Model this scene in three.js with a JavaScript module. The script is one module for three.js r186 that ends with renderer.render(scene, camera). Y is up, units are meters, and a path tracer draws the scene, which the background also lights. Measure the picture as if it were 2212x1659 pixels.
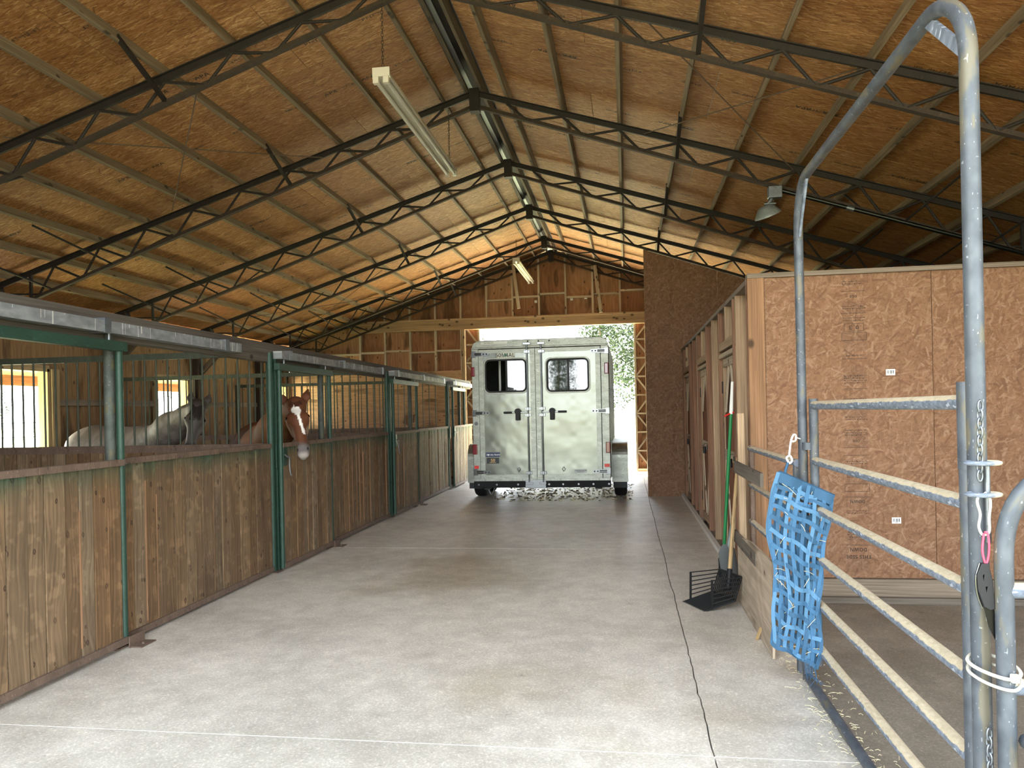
import * as THREE from 'three';
import { mergeGeometries } from 'three/addons/utils/BufferGeometryUtils.js';
import { RoundedBoxGeometry } from 'three/addons/geometries/RoundedBoxGeometry.js';

// ---------------------------------------------------------------- camera, sky, sun, exposure
const scene = new THREE.Scene();
const FOCAL = 1640;                                        // pixels, for a 2212 x 1659 frame
const camera = new THREE.PerspectiveCamera(2 * Math.atan(829.5 / FOCAL) * 180 / Math.PI, 2212 / 1659, 0.05, 400);
camera.position.set(0, 1.5, 0);
camera.rotation.order = 'YXZ';
camera.rotation.set(0, Math.atan(246 / FOCAL), -0.021);
camera.setViewOffset(2212, 1659, 0, -59.7, 2212, 1659);    // lens shift
const renderer = new THREE.WebGLRenderer({ antialias: true });
renderer.toneMapping = THREE.LinearToneMapping;
renderer.toneMappingExposure = 2.7;
renderer.shadowMap.enabled = true;
{ // hazy summer sky: pale at the horizon, blue overhead, the same all round
  const w = 64, h = 64, d = new Uint8Array(w * h * 4);
  for (let j = 0; j < h; j++) {
    const e = (j + 0.5) / h * 2 - 1, t = Math.pow(Math.max(0, e), 0.5);
    const c = e < 0 ? [205, 205, 200] : [250 - 74 * t, 250 - 52 * t, 248 - 26 * t];
    for (let i = 0; i < w; i++) { const k = (j * w + i) * 4; d[k] = c[0]; d[k + 1] = c[1]; d[k + 2] = c[2]; d[k + 3] = 255; }
  }
  const t = new THREE.DataTexture(d, w, h); t.mapping = THREE.EquirectangularReflectionMapping; t.colorSpace = THREE.SRGBColorSpace; t.magFilter = THREE.LinearFilter; t.needsUpdate = true;
  scene.background = t; scene.backgroundIntensity = 5.0;
}
const sun = new THREE.DirectionalLight(new THREE.Color(1, 0.95, 0.86), 46.0);
sun.position.set(-30, 62, -17); sun.target.position.set(0, 0, -8);
sun.castShadow = true; sun.shadow.mapSize.set(4096, 4096); sun.shadow.radius = 1.5;
Object.assign(sun.shadow.camera, { left: -45, right: 45, top: 45, bottom: -45, near: 1, far: 160 });
scene.add(sun, sun.target);

// ---------------------------------------------------------------- helpers
const V = (x, y, z) => new THREE.Vector3(x, y, z);
let seed = 12345;
const rnd = () => { seed = (seed + 0x6d2b79f5) | 0; let t = Math.imul(seed ^ (seed >>> 15), 1 | seed); t = (t + Math.imul(t ^ (t >>> 7), 61 | t)) ^ t; return ((t ^ (t >>> 14)) >>> 0) / 4294967296; };
const rr = (a, b) => a + (b - a) * rnd();
const clamp = (x, a = 0, b = 1) => Math.min(b, Math.max(a, x));
const mix = (a, b, t) => a + (b - a) * t;
const sstep = (a, b, x) => { const t = clamp((x - a) / (b - a)); return t * t * (3 - 2 * t); };
const hash = (i, j, s = 0) => { let h = Math.imul(i, 374761393) + Math.imul(j, 668265263) + Math.imul(s, 974634557) | 0; h = Math.imul(h ^ (h >>> 13), 1274126177); return ((h ^ (h >>> 16)) >>> 0) / 4294967296; };
const mod = (a, n) => ((a % n) + n) % n;
function noise(x, y, px, py, s = 0) {                       // value noise, repeats after px, py
  const i = Math.floor(x), j = Math.floor(y); let u = x - i, v = y - j; u = u * u * (3 - 2 * u); v = v * v * (3 - 2 * v);
  const i0 = mod(i, px), i1 = mod(i + 1, px), j0 = mod(j, py), j1 = mod(j + 1, py);
  return mix(mix(hash(i0, j0, s), hash(i1, j0, s), u), mix(hash(i0, j1, s), hash(i1, j1, s), u), v);
}
function fbm(x, y, px, py, o = 4, s = 0) { let a = 0.5, t = 0, n = 0; for (let k = 0; k < o; k++) { t += a * noise(x, y, px, py, s + k); n += a; a *= 0.5; x *= 2; y *= 2; px *= 2; py *= 2; } return t / n; }
const used = {};
const numbered = (n) => { const k = used[n] = (used[n] ?? -1) + 1; return k ? n + '_' + String(k).padStart(3, '0') : n; };
function tag(o, label, category, group, kind) { o.userData.label = label; o.userData.category = category; if (group) o.userData.group = group; if (kind) o.userData.kind = kind; return o; }
function thing(name, label, category, pos = [0, 0, 0], turn = 0, group) { const o = new THREE.Group(); o.name = numbered(name); o.position.set(...pos); o.rotation.y = turn; scene.add(o); return tag(o, label, category, group); }
function struct(name, label, category) { const o = new THREE.Group(); o.name = numbered(name); scene.add(o); return tag(o, label, category, null, 'structure'); }
function part(name, geo, mat, parent, label) { const m = new THREE.Mesh(Array.isArray(geo) ? merge(geo) : geo, mat); m.name = name; if (label) m.userData.label = label; parent.add(m); return m; }
function solo(name, geo, mat, label, category, group, kind) { const m = new THREE.Mesh(Array.isArray(geo) ? merge(geo) : geo, mat); m.name = numbered(name); scene.add(m); return tag(m, label, category, group, kind); }
function copy(o, label, group) { const c = o.clone(); c.name = numbered(o.name.replace(/_\d{3}$/, '')); c.userData = { ...o.userData, label }; if (group) c.userData.group = group; scene.add(c); return c; }
function merge(list) {
  const col = list.some((g) => g.attributes.color);
  const out = list.map((g) => { const q = g.index ? g.toNonIndexed() : g; for (const k of Object.keys(q.attributes)) if (!['position', 'normal', 'uv', 'color'].includes(k)) q.deleteAttribute(k);
    if (!q.attributes.uv) q.setAttribute('uv', new THREE.BufferAttribute(new Float32Array(q.attributes.position.count * 2), 2));
    if (col && !q.attributes.color) q.setAttribute('color', new THREE.BufferAttribute(new Float32Array(q.attributes.position.count * 3).fill(1), 3)); return q; });
  return out.length === 1 ? out[0] : mergeGeometries(out, false);
}
// uv in metres: v runs along the grain axis
function metreUV(g, axis = 'y', ou = rr(0, 7), ov = rr(0, 7)) {
  const p = g.attributes.position, n = g.attributes.normal, uv = new Float32Array(p.count * 2), ai = 'xyz'.indexOf(axis);
  for (let i = 0; i < p.count; i++) {
    const c = [p.getX(i), p.getY(i), p.getZ(i)], m = [Math.abs(n.getX(i)), Math.abs(n.getY(i)), Math.abs(n.getZ(i))];
    const k = m[0] >= m[1] && m[0] >= m[2] ? 0 : m[1] >= m[2] ? 1 : 2;
    let a, b; const rest = [0, 1, 2].filter((q) => q !== k);
    if (k === ai) { a = c[rest[0]]; b = c[rest[1]]; } else { b = c[ai]; a = c[rest.find((q) => q !== ai)]; }
    uv[2 * i] = a + ou; uv[2 * i + 1] = b + ov;
  }
  g.setAttribute('uv', new THREE.BufferAttribute(uv, 2)); return g;
}
function bx(x0, x1, y0, y1, z0, z1, axis = 'y') { const g = new THREE.BoxGeometry(Math.abs(x1 - x0), Math.abs(y1 - y0), Math.abs(z1 - z0)); g.translate((x0 + x1) / 2, (y0 + y1) / 2, (z0 + z1) / 2); return metreUV(g, axis); }
function rbx(x0, x1, y0, y1, z0, z1, r = 0.006, s = 2) { const g = new RoundedBoxGeometry(Math.abs(x1 - x0), Math.abs(y1 - y0), Math.abs(z1 - z0), s, r); g.translate((x0 + x1) / 2, (y0 + y1) / 2, (z0 + z1) / 2); return metreUV(g, 'y'); }
// box from a to b: w across (along side), h the third way
function bar(a, b, w, h, side = V(0, 0, 1)) {
  const d = b.clone().sub(a), L = d.length(); d.normalize();
  const s = side.clone().addScaledVector(d, -side.dot(d)).normalize(), u = new THREE.Vector3().crossVectors(d, s);
  const g = new THREE.BoxGeometry(h, L, w); metreUV(g, 'y');
  g.applyMatrix4(new THREE.Matrix4().makeBasis(u, d, s).setPosition(a.clone().add(b).multiplyScalar(0.5))); return g;
}
// round bar along a polyline; u = 0 on the upper side, v in metres
function pipe(pts, r, seg = 12, caps = true, ref) {
  const n = pts.length, pos = [], nor = [], uv = [], idx = []; let len = 0;
  const rad = (i) => (typeof r === 'function' ? r(i / (n - 1)) : r);
  let up = ref ?? V(0, 1, 0); const t0 = pts[1].clone().sub(pts[0]).normalize(); if (Math.abs(t0.dot(up)) > 0.95) up = V(0, 0, 1);
  for (let i = 0; i < n; i++) {
    const t = (pts[Math.min(i + 1, n - 1)].clone().sub(pts[Math.max(i - 1, 0)])).normalize(); if (i) len += pts[i].distanceTo(pts[i - 1]);
    const N = up.clone().addScaledVector(t, -up.dot(t)).normalize(), B = new THREE.Vector3().crossVectors(t, N); up = ref ? up : N.clone().lerp(Math.abs(t.y) > 0.8 ? N : V(0, 1, 0).addScaledVector(t, -t.y), 0.3).normalize();
    for (let k = 0; k <= seg; k++) { const a = k / seg * Math.PI * 2, q = N.clone().multiplyScalar(Math.cos(a)).addScaledVector(B, Math.sin(a)); nor.push(q.x, q.y, q.z); pos.push(pts[i].x + q.x * rad(i), pts[i].y + q.y * rad(i), pts[i].z + q.z * rad(i)); uv.push(k / seg, len); }
  }
  const w = seg + 1;
  for (let i = 0; i < n - 1; i++) for (let k = 0; k < seg; k++) { const a = i * w + k; idx.push(a, a + 1, a + w, a + 1, a + w + 1, a + w); }
  if (caps) for (const e of [0, n - 1]) { const c = pos.length / 3, t = (e ? pts[n - 1].clone().sub(pts[n - 2]) : pts[0].clone().sub(pts[1])).normalize(); pos.push(pts[e].x, pts[e].y, pts[e].z); nor.push(t.x, t.y, t.z); uv.push(0.5, 0);
    for (let k = 0; k <= seg; k++) { const b = (e * w + k); pos.push(pos[b * 3], pos[b * 3 + 1], pos[b * 3 + 2]); nor.push(t.x, t.y, t.z); uv.push(0.5, 0); }
    for (let k = 0; k < seg; k++) e ? idx.push(c, c + k + 1, c + k + 2) : idx.push(c, c + k + 2, c + k + 1); }
  const g = new THREE.BufferGeometry(); g.setAttribute('position', new THREE.Float32BufferAttribute(pos, 3)); g.setAttribute('normal', new THREE.Float32BufferAttribute(nor, 3)); g.setAttribute('uv', new THREE.Float32BufferAttribute(uv, 2)); g.setIndex(idx); return g;
}
const rod = (a, b, r, seg = 8) => pipe([a, b], r, seg);
function bend(pts, rad, n = 6) {                            // polyline with rounded corners
  const out = [pts[0]];
  for (let i = 1; i < pts.length - 1; i++) {
    const a = pts[i - 1].clone().sub(pts[i]), b = pts[i + 1].clone().sub(pts[i]), q = Math.min(rad, a.length() * 0.49, b.length() * 0.49), A = pts[i].clone().addScaledVector(a.normalize(), q), B = pts[i].clone().addScaledVector(b.normalize(), q);
    for (let k = 0; k <= n; k++) { const t = k / n; out.push(A.clone().multiplyScalar((1 - t) * (1 - t)).addScaledVector(pts[i], 2 * t * (1 - t)).addScaledVector(B, t * t)); }
  }
  out.push(pts[pts.length - 1]); return out;
}
const smooth = (pts, n = 40, closed = false) => new THREE.CatmullRomCurve3(pts, closed).getPoints(n);
function sweep(pts, prof, side) {                           // closed 2-D outline [along side, along normal] swept along pts (side(i) gives the side vector)
  const n = pts.length, m = prof.length, pos = [], idx = [];
  for (let i = 0; i < n; i++) { const t = pts[Math.min(i + 1, n - 1)].clone().sub(pts[Math.max(i - 1, 0)]).normalize(), s0 = side(i), s = s0.clone().addScaledVector(t, -s0.dot(t)).normalize(), u = new THREE.Vector3().crossVectors(s, t);
    for (const [a, b] of prof) pos.push(pts[i].x + s.x * a + u.x * b, pts[i].y + s.y * a + u.y * b, pts[i].z + s.z * a + u.z * b); }
  for (let i = 0; i < n - 1; i++) for (let k = 0; k < m; k++) { const a = i * m + k, b = i * m + (k + 1) % m; idx.push(a, b, a + m, b, b + m, a + m); }
  for (let k = 1; k < m - 1; k++) { idx.push(0, k + 1, k); const e = (n - 1) * m; idx.push(e, e + k, e + k + 1); }
  let g = new THREE.BufferGeometry(); g.setAttribute('position', new THREE.Float32BufferAttribute(pos, 3)); g.setIndex(idx); g = g.toNonIndexed(); g.computeVertexNormals(); return metreUV(g, 'y');
}
function extrude(shape, depth, bevel = 0) { const g = new THREE.ExtrudeGeometry(shape, { depth, bevelEnabled: bevel > 0, bevelSize: bevel, bevelThickness: bevel, bevelSegments: 2, bevelOffset: -bevel, curveSegments: 8 }); return g; }
function poly(pts, holes = []) { const s = new THREE.Shape(pts.map((p) => new THREE.Vector2(p[0], p[1]))); for (const h of holes) s.holes.push(new THREE.Path(h.map((p) => new THREE.Vector2(p[0], p[1])))); return s; }
function rrect(x0, x1, y0, y1, r, n = 6) { const o = []; for (const [cx, cy, a] of [[x1 - r, y1 - r, 0], [x0 + r, y1 - r, 1], [x0 + r, y0 + r, 2], [x1 - r, y0 + r, 3]]) for (let k = 0; k <= n; k++) { const t = (a + k / n) * Math.PI / 2; o.push([cx + r * Math.cos(t), cy + r * Math.sin(t)]); } return o; }
function tinted(g, c) { const n = g.attributes.position.count, a = new Float32Array(n * 3); for (let i = 0; i < n; i++) { const q = typeof c === 'function' ? c(g.attributes.position.getX(i), g.attributes.position.getY(i), g.attributes.position.getZ(i)) : c; a[3 * i] = q[0]; a[3 * i + 1] = q[1]; a[3 * i + 2] = q[2]; } g.setAttribute('color', new THREE.BufferAttribute(a, 3)); return g; }
const lin = (hex) => { const c = new THREE.Color(hex); return [c.r, c.g, c.b]; };

// ---------------------------------------------------------------- textures
function tex(w, h, size, fn, srgb = true) {                 // size: metres covered, [u, v]
  const d = new Uint8Array(w * h * 4);
  for (let j = 0; j < h; j++) for (let i = 0; i < w; i++) { const c = fn(i / w, j / h), k = (j * w + i) * 4; d[k] = clamp(c[0], 0, 255); d[k + 1] = clamp(c[1], 0, 255); d[k + 2] = clamp(c[2], 0, 255); d[k + 3] = 255; }
  const t = new THREE.DataTexture(d, w, h); t.wrapS = t.wrapT = THREE.RepeatWrapping; t.magFilter = THREE.LinearFilter; t.minFilter = THREE.LinearMipmapLinearFilter; t.generateMipmaps = true; if (srgb) t.colorSpace = THREE.SRGBColorSpace;
  t.repeat.set(1 / size[0], 1 / size[1]); t.needsUpdate = true; return t;
}
function canvasTex(w, h, draw, repeat) { const c = document.createElement('canvas'); c.width = w; c.height = h; const x = c.getContext('2d'); draw(x, w, h); const t = new THREE.CanvasTexture(c); t.colorSpace = THREE.SRGBColorSpace; t.magFilter = THREE.LinearFilter; if (repeat) { t.wrapS = t.wrapT = THREE.RepeatWrapping; t.repeat.set(1 / repeat[0], 1 / repeat[1]); } return t; }
const grey = (v) => [v, v, v];
// sawn lumber, 0.5 m across the grain by 2 m along it
const woodTex = tex(512, 1024, [0.5, 2], (u, v) => {
  const g = fbm(u * 64 + 3 * fbm(u * 4, v * 2, 4, 2, 3, 9), v * 4, 64, 4, 3, 1), c = fbm(u * 6, v * 2, 6, 2, 3, 5), f = noise(u * 256, v * 24, 256, 24, 7);
  let k = 178 + 70 * (g - 0.5) + 46 * (c - 0.5) + 18 * (f - 0.5);
  for (let q = 0; q < 7; q++) { const dx = (u - hash(q, 1, 40)) * 0.5, dy = (v - hash(q, 2, 40)) * 2 * 0.7, r = Math.hypot(dx, dy), R = 0.008 + 0.01 * hash(q, 3, 40); if (r < R * 2.2) k *= 1 - 0.5 * sstep(R * 2.2, R * 0.6, r); }
  return [k + 6, k, k - 9];
});
const woodBump = tex(256, 512, [0.5, 2], (u, v) => grey(255 * fbm(u * 64, v * 4, 64, 4, 3, 1)), false);
// stall boards: handled, dusty, scratched
const stallTex = canvasTex(1024, 1024, (x, w, h) => {
  const im = x.createImageData(w, h);
  for (let j = 0; j < h; j++) for (let i = 0; i < w; i++) { const u = i / w, v = j / h, wob = 2.6 * fbm(u * 5, v * 2, 5, 2, 3, 19); const g = fbm(u * 90 + wob * 3, v * 3, 90, 3, 3, 11), c = fbm(u * 9, v * 5, 9, 5, 4, 15), ring = 0.5 + 0.5 * Math.sin((u * 40 + wob * 2.2) * 6.283); let k = 172 + 64 * (g - 0.5) + 60 * (c - 0.5) + 16 * (ring - 0.5); const q = (j * w + i) * 4, dust = 26 * sstep(0.55, 0.75, fbm(u * 20, v * 20, 20, 20, 3, 23)); im.data[q] = k + 8 + dust; im.data[q + 1] = k + dust; im.data[q + 2] = k - 12 + dust; im.data[q + 3] = 255; }
  x.putImageData(im, 0, 0);
  for (let k = 0; k < 26; k++) { const a = rr(0, w), b = rr(0, h), r = rr(5, 12); x.strokeStyle = `rgba(52,34,20,${rr(0.35, 0.7)})`; x.lineWidth = 2; for (let q = 0; q < 4; q++) { x.beginPath(); x.ellipse(a, b, r * (1 - q * 0.2), r * (1.6 - q * 0.3), rr(-0.3, 0.3), 0, 6.3); x.stroke(); } }
  for (let k = 0; k < 90; k++) { const a = rr(0, w), b = rr(0, h), L = rr(15, 110), s = rr(-0.25, 0.25); x.strokeStyle = `rgba(228,214,190,${rr(0.15, 0.6)})`; x.lineWidth = rr(0.8, 2.6); x.beginPath(); x.moveTo(a, b); x.quadraticCurveTo(a + s * L * 0.3, b + L * 0.5, a + s * L, b + L); x.stroke(); }
  for (let k = 0; k < 700; k++) { x.fillStyle = `rgba(222,205,176,${rr(0.1, 0.5)})`; x.fillRect(rr(0, w), rr(0, h), rr(1, 3), rr(1, 4)); }
}, [1.2, 1.2]);
// plywood with cathedral grain, 1.22 x 2.44 m
const plyTex = tex(512, 1024, [1.22, 2.44], (u, v) => {
  const q = fbm(u * 3, v * 3, 3, 3, 3, 31), s = Math.sin((u * 5 + 3.4 * q + 0.6 * fbm(u * 5, v * 2, 5, 2, 3, 34) * Math.sin(u * 12.566)) * 6.283 * 2), g = fbm(u * 90, v * 6, 90, 6, 2, 35), dk = sstep(0.62, 0.78, fbm(u * 8, v * 3, 8, 3, 4, 37));
  let k = 196 + 8 * s + 40 * (g - 0.5) + 40 * (fbm(u * 4, v * 3, 4, 3, 3, 39) - 0.5) - 60 * dk;
  for (let z = 0; z < 14; z++) { const dx = (u - hash(z, 5, 3)) * 1.22, dy = (v - hash(z, 6, 3)) * 1.6, r = Math.hypot(dx, dy); if (r < 0.024) k *= 1 - 0.45 * sstep(0.024, 0.006, r); }
  return [k + 6, k - 6, k - 22];
});
// concrete, 5 x 5 m
const concTex = tex(2048, 2048, [5, 5], (u, v) => {
  const a = fbm(u * 6, v * 6, 6, 6, 5, 51), b = fbm(u * 48, v * 48, 48, 48, 3, 55), c = hash(Math.floor(u * 2048), Math.floor(v * 2048), 57), e = noise(u * 700, v * 700, 700, 700, 58), st = sstep(0.56, 0.72, fbm(u * 3, v * 3, 3, 3, 4, 59)), dot = noise(u * 210, v * 210, 210, 210, 61) > 0.955 ? 1 : 0, spk = e > 0.82 ? 1 : 0;
  const k = 198 + 44 * (a - 0.5) + 34 * (b - 0.5) + 20 * (c - 0.5) + 26 * (e - 0.5) - 20 * st - 18 * dot + 14 * spk;
  return [k + 4, k - 1 - 3 * st, k - 11 - 9 * st];
});
const concBump = tex(1024, 1024, [5, 5], (u, v) => grey(128 + 90 * (fbm(u * 60, v * 60, 60, 60, 4, 65) - 0.5) + 60 * (hash(Math.floor(u * 1024), Math.floor(v * 1024), 67) - 0.5)), false);
const groundTex = tex(1024, 1024, [14, 14], (u, v) => { const g = sstep(0.5, 0.62, fbm(u * 7, v * 7, 7, 7, 5, 71)), n = fbm(u * 90, v * 90, 90, 90, 3, 75), k = 200 + 60 * (n - 0.5); return [mix(k + 8, k - 52, g * 0.6), mix(k, k - 14, g * 0.6), mix(k - 20, k - 90, g * 0.6)]; });
// painted / galvanised steel: faint mottling
const steelTex = tex(256, 512, [1, 0.6], (u, v) => { const a = fbm(u * 6, v * 10, 6, 10, 4, 81), s = noise(u * 40, v * 80, 40, 80, 85), k = 200 + 50 * (a - 0.5) + (s > 0.88 ? 40 : 0) - (s < 0.1 ? 46 : 0); return [k, k, k]; });
// dusty round rail: dust lies on the upper side (u = 0), with a ragged edge; bare galvanised steel below
const dustTex = tex(256, 1024, [1, 2], (u, v) => {
  const ang = Math.min(u, 1 - u) * 2, edge = 0.40 + 0.16 * (fbm(u * 8, v * 60, 8, 60, 3, 91) - 0.5) + 0.14 * (fbm(0.5, v * 9, 4, 9, 3, 93) - 0.5), d = sstep(edge + 0.03, edge - 0.03, ang), n = fbm(u * 14, v * 110, 14, 110, 3, 95), chip = noise(u * 20, v * 120, 20, 120, 97) > 0.87 ? 1 : 0;
  const S = [112 + 70 * (n - 0.5) + 60 * chip, 120 + 70 * (n - 0.5) + 60 * chip, 132 + 70 * (n - 0.5) + 60 * chip], D = [196 + 40 * (n - 0.5), 182 + 40 * (n - 0.5), 154 + 40 * (n - 0.5)];
  return S.map((s, i) => mix(s, D[i], d));
});
// upright galvanised pipe with scuffs, drips and specks of dung
const scuffTex = tex(256, 1024, [1, 2], (u, v) => { const n = fbm(u * 5, v * 40, 5, 40, 4, 101), s = noise(u * 26, v * 200, 26, 200, 103), b = sstep(0.58, 0.74, fbm(u * 4, v * 14, 4, 14, 4, 107)); const w = s > 0.93 ? 80 : 0; return [mix(122 + 60 * (n - 0.5), 158, b) + w, mix(130 + 60 * (n - 0.5), 150, b) + w, mix(143 + 60 * (n - 0.5), 132, b) + w]; });
// grey steel beam with runs of bird droppings
const beamTex = canvasTex(2048, 256, (x, w, h) => {
  const im = x.createImageData(w, h);
  for (let j = 0; j < h; j++) for (let i = 0; i < w; i++) { const n = fbm(i / w * 60, j / h * 8, 60, 8, 4, 111), k = 116 + 50 * (n - 0.5), q = (j * w + i) * 4; im.data[q] = k; im.data[q + 1] = k + 2; im.data[q + 2] = k + 3; im.data[q + 3] = 255; }
  x.putImageData(im, 0, 0); x.lineCap = 'round';
  for (let k = 0; k < 90; k++) { const a = rr(0, w), b = rr(0, h * 0.4), L = rr(30, 170); x.strokeStyle = `rgba(222,218,206,${rr(0.25, 0.85)})`; x.lineWidth = rr(1.5, 6); x.beginPath(); x.moveTo(a, b); x.lineTo(a + rr(-4, 4), b + L); x.stroke(); }
}, [4, 0.25]);
// oriented strand board
function osb(x, w, h, pxm, wild, tones) {
  x.fillStyle = tones[0]; x.fillRect(0, 0, w, h);
  const n = Math.round(w * h / (pxm * pxm) * (wild ? 3600 : 3000));
  for (let k = 0; k < n; k++) {
    const L = rr(0.03, 0.12) * pxm, W = rr(0.004, wild ? 0.026 : 0.018) * pxm, a = wild ? rr(0, 6.28) : rr(-0.35, 0.35) + (rnd() < 0.12 ? rr(-1, 1) : 0);
    x.save(); x.translate(rr(-20, w + 20), rr(-20, h + 20)); x.rotate(wild && rnd() < 0.3 ? a * 0.25 + 1.57 : a); x.globalAlpha = rr(0.25, 0.8); x.fillStyle = tones[1 + Math.floor(rnd() * (tones.length - 1))];
    x.beginPath(); x.moveTo(-L / 2, -W / 2 * rnd()); x.lineTo(L / 2 * rr(0.7, 1), -W / 2); x.lineTo(L / 2, W / 2 * rnd()); x.lineTo(-L / 2 * rr(0.7, 1), W / 2); x.closePath(); x.fill();
    if (wild && rnd() < 0.35) { x.globalAlpha = rr(0.15, 0.45); x.strokeStyle = '#4a2f1c'; x.lineWidth = 1; x.stroke(); }
    x.restore();
  }
  x.globalAlpha = 1;
}
const ROOF_TONES = ['#a67c4e', '#c0966a', '#936838', '#d0ac80', '#744f2b', '#b58656', '#9f7140', '#e0c298', '#835a32'];
function smudge(x, cx, cy, L, H) { for (let a = 0; a < L; a += rr(4, 9)) { x.globalAlpha = rr(0.3, 0.75); x.fillStyle = '#2a2018'; x.fillRect(cx + a, cy + rr(-2, 2), rr(2, 6), H * rr(0.5, 1)); } x.globalAlpha = 1; }
const roofTex = [0, 1, 2].map((v) => canvasTex(1280, 640, (x, w, h) => {
  osb(x, w, h, w / 2.44, false, ROOF_TONES);
  x.fillStyle = '#2a2018'; const y0 = h * (0.34 + 0.16 * v);
  for (let k = 0; k < 4; k++) smudge(x, w * (0.05 + 0.25 * k) + rr(-20, 20), y0 + rr(-4, 4), rr(60, 190), 26);
  x.globalAlpha = 0.85; x.font = 'bold 40px sans-serif'; x.fillText('APA', w * (0.3 + 0.17 * v), y0 + 26); x.fillText('APA', w * (0.74 - 0.1 * v), y0 + 26);
  x.strokeStyle = '#2a2018'; x.lineWidth = 2; x.globalAlpha = 0.7; x.strokeRect(w * 0.52, y0 - 4, rr(110, 180), 36);
  for (const f of [0.333, 0.667]) { x.globalAlpha = 0.45; x.beginPath(); x.moveTo(0, h * f); x.lineTo(w, h * f); x.stroke(); }
  x.globalAlpha = 1;
}));
const WALL_TONES = ['#a98868', '#b8977a', '#ad8a6c', '#987556', '#c4a68a', '#8c694c', '#b49072', '#a07e60', '#c9ae94', '#ab8868'];
const osbTex = canvasTex(1024, 2048, (x, w, h) => osb(x, w, h, w / 1.22, true, WALL_TONES));
const osbStampTex = canvasTex(1024, 2048, (x, w, h) => {
  osb(x, w, h, w / 1.22, true, WALL_TONES);
  // a column of mill stamps printed upside down, foot of the sheet at the bottom of the canvas
  const pm = w / 1.22, cx = 0.66 * pm, X = (t) => cx + t * pm, Y = (m) => h - m * pm * (h / (2.33 * pm)) ;
  x.save(); x.globalAlpha = 0.07; x.fillStyle = '#2c211a'; for (let k = 0; k < 9; k++) x.fillRect(X(-0.085), Y(0.1 + k * 0.25 + rr(0, 0.05)), 0.17 * pm, rr(60, 150)); x.restore();
  const flip = (m, size, t, bold = true) => { x.save(); x.translate(cx, Y(m)); x.rotate(Math.PI); x.globalAlpha = 0.75; x.fillStyle = '#2b211b'; x.font = (bold ? 'bold ' : '') + size + 'px sans-serif'; x.textAlign = 'center'; x.fillText(t, 0, size * 0.35); x.restore(); };
  const line = (m) => { x.globalAlpha = 0.6; x.strokeStyle = '#2b211b'; x.lineWidth = 3; x.beginPath(); x.moveTo(X(-0.09), Y(m)); x.lineTo(X(0.09), Y(m)); x.stroke(); x.globalAlpha = 1; };
  const fuzz = (m, rows) => { for (let q = 0; q < rows; q++) smudge(x, X(-0.08), Y(m + q * 0.018), 0.16 * pm, 10); };
  const frame = (m, a = -0.09, b = 0.09) => { x.globalAlpha = 0.6; x.strokeStyle = '#2b211b'; x.lineWidth = 3; x.strokeRect(X(a), Y(m + 0.06), (b - a) * pm, 0.06 * pm); x.globalAlpha = 1; };
  flip(0.16, 34, 'THIS SIDE'); flip(0.215, 34, 'DOWN'); line(0.25); fuzz(0.3, 5); fuzz(0.5, 2); flip(0.585, 30, 'DOWN'); line(0.62); frame(0.66); flip(0.8, 38, '0  3'); frame(0.77, -0.07, 0.07); fuzz(0.88, 2); line(0.94); line(1.0); flip(1.05, 24, 'OSB'); fuzz(1.1, 3); fuzz(1.22, 2); line(1.3); fuzz(1.36, 2);
  line(1.45); fuzz(1.5, 4); line(1.68); fuzz(1.71, 1); frame(1.82); flip(1.92, 38, '0  3'); frame(1.89, -0.07, 0.07); fuzz(1.98, 2); line(2.03); fuzz(2.07, 2); flip(2.16, 24, 'OSB'); line(2.2); fuzz(2.26, 2);
});
const foliTex = tex(128, 128, [1, 1], (u, v) => { const n = fbm(u * 8, v * 8, 8, 8, 3, 121); return [188 + 50 * (n - 0.5), 208 + 50 * (n - 0.5), 146 + 50 * (n - 0.5)]; });
const wavyBump = tex(256, 256, [1, 1], (u, v) => grey(255 * fbm(u * 3, v * 3, 3, 3, 3, 131)), false);

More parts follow.
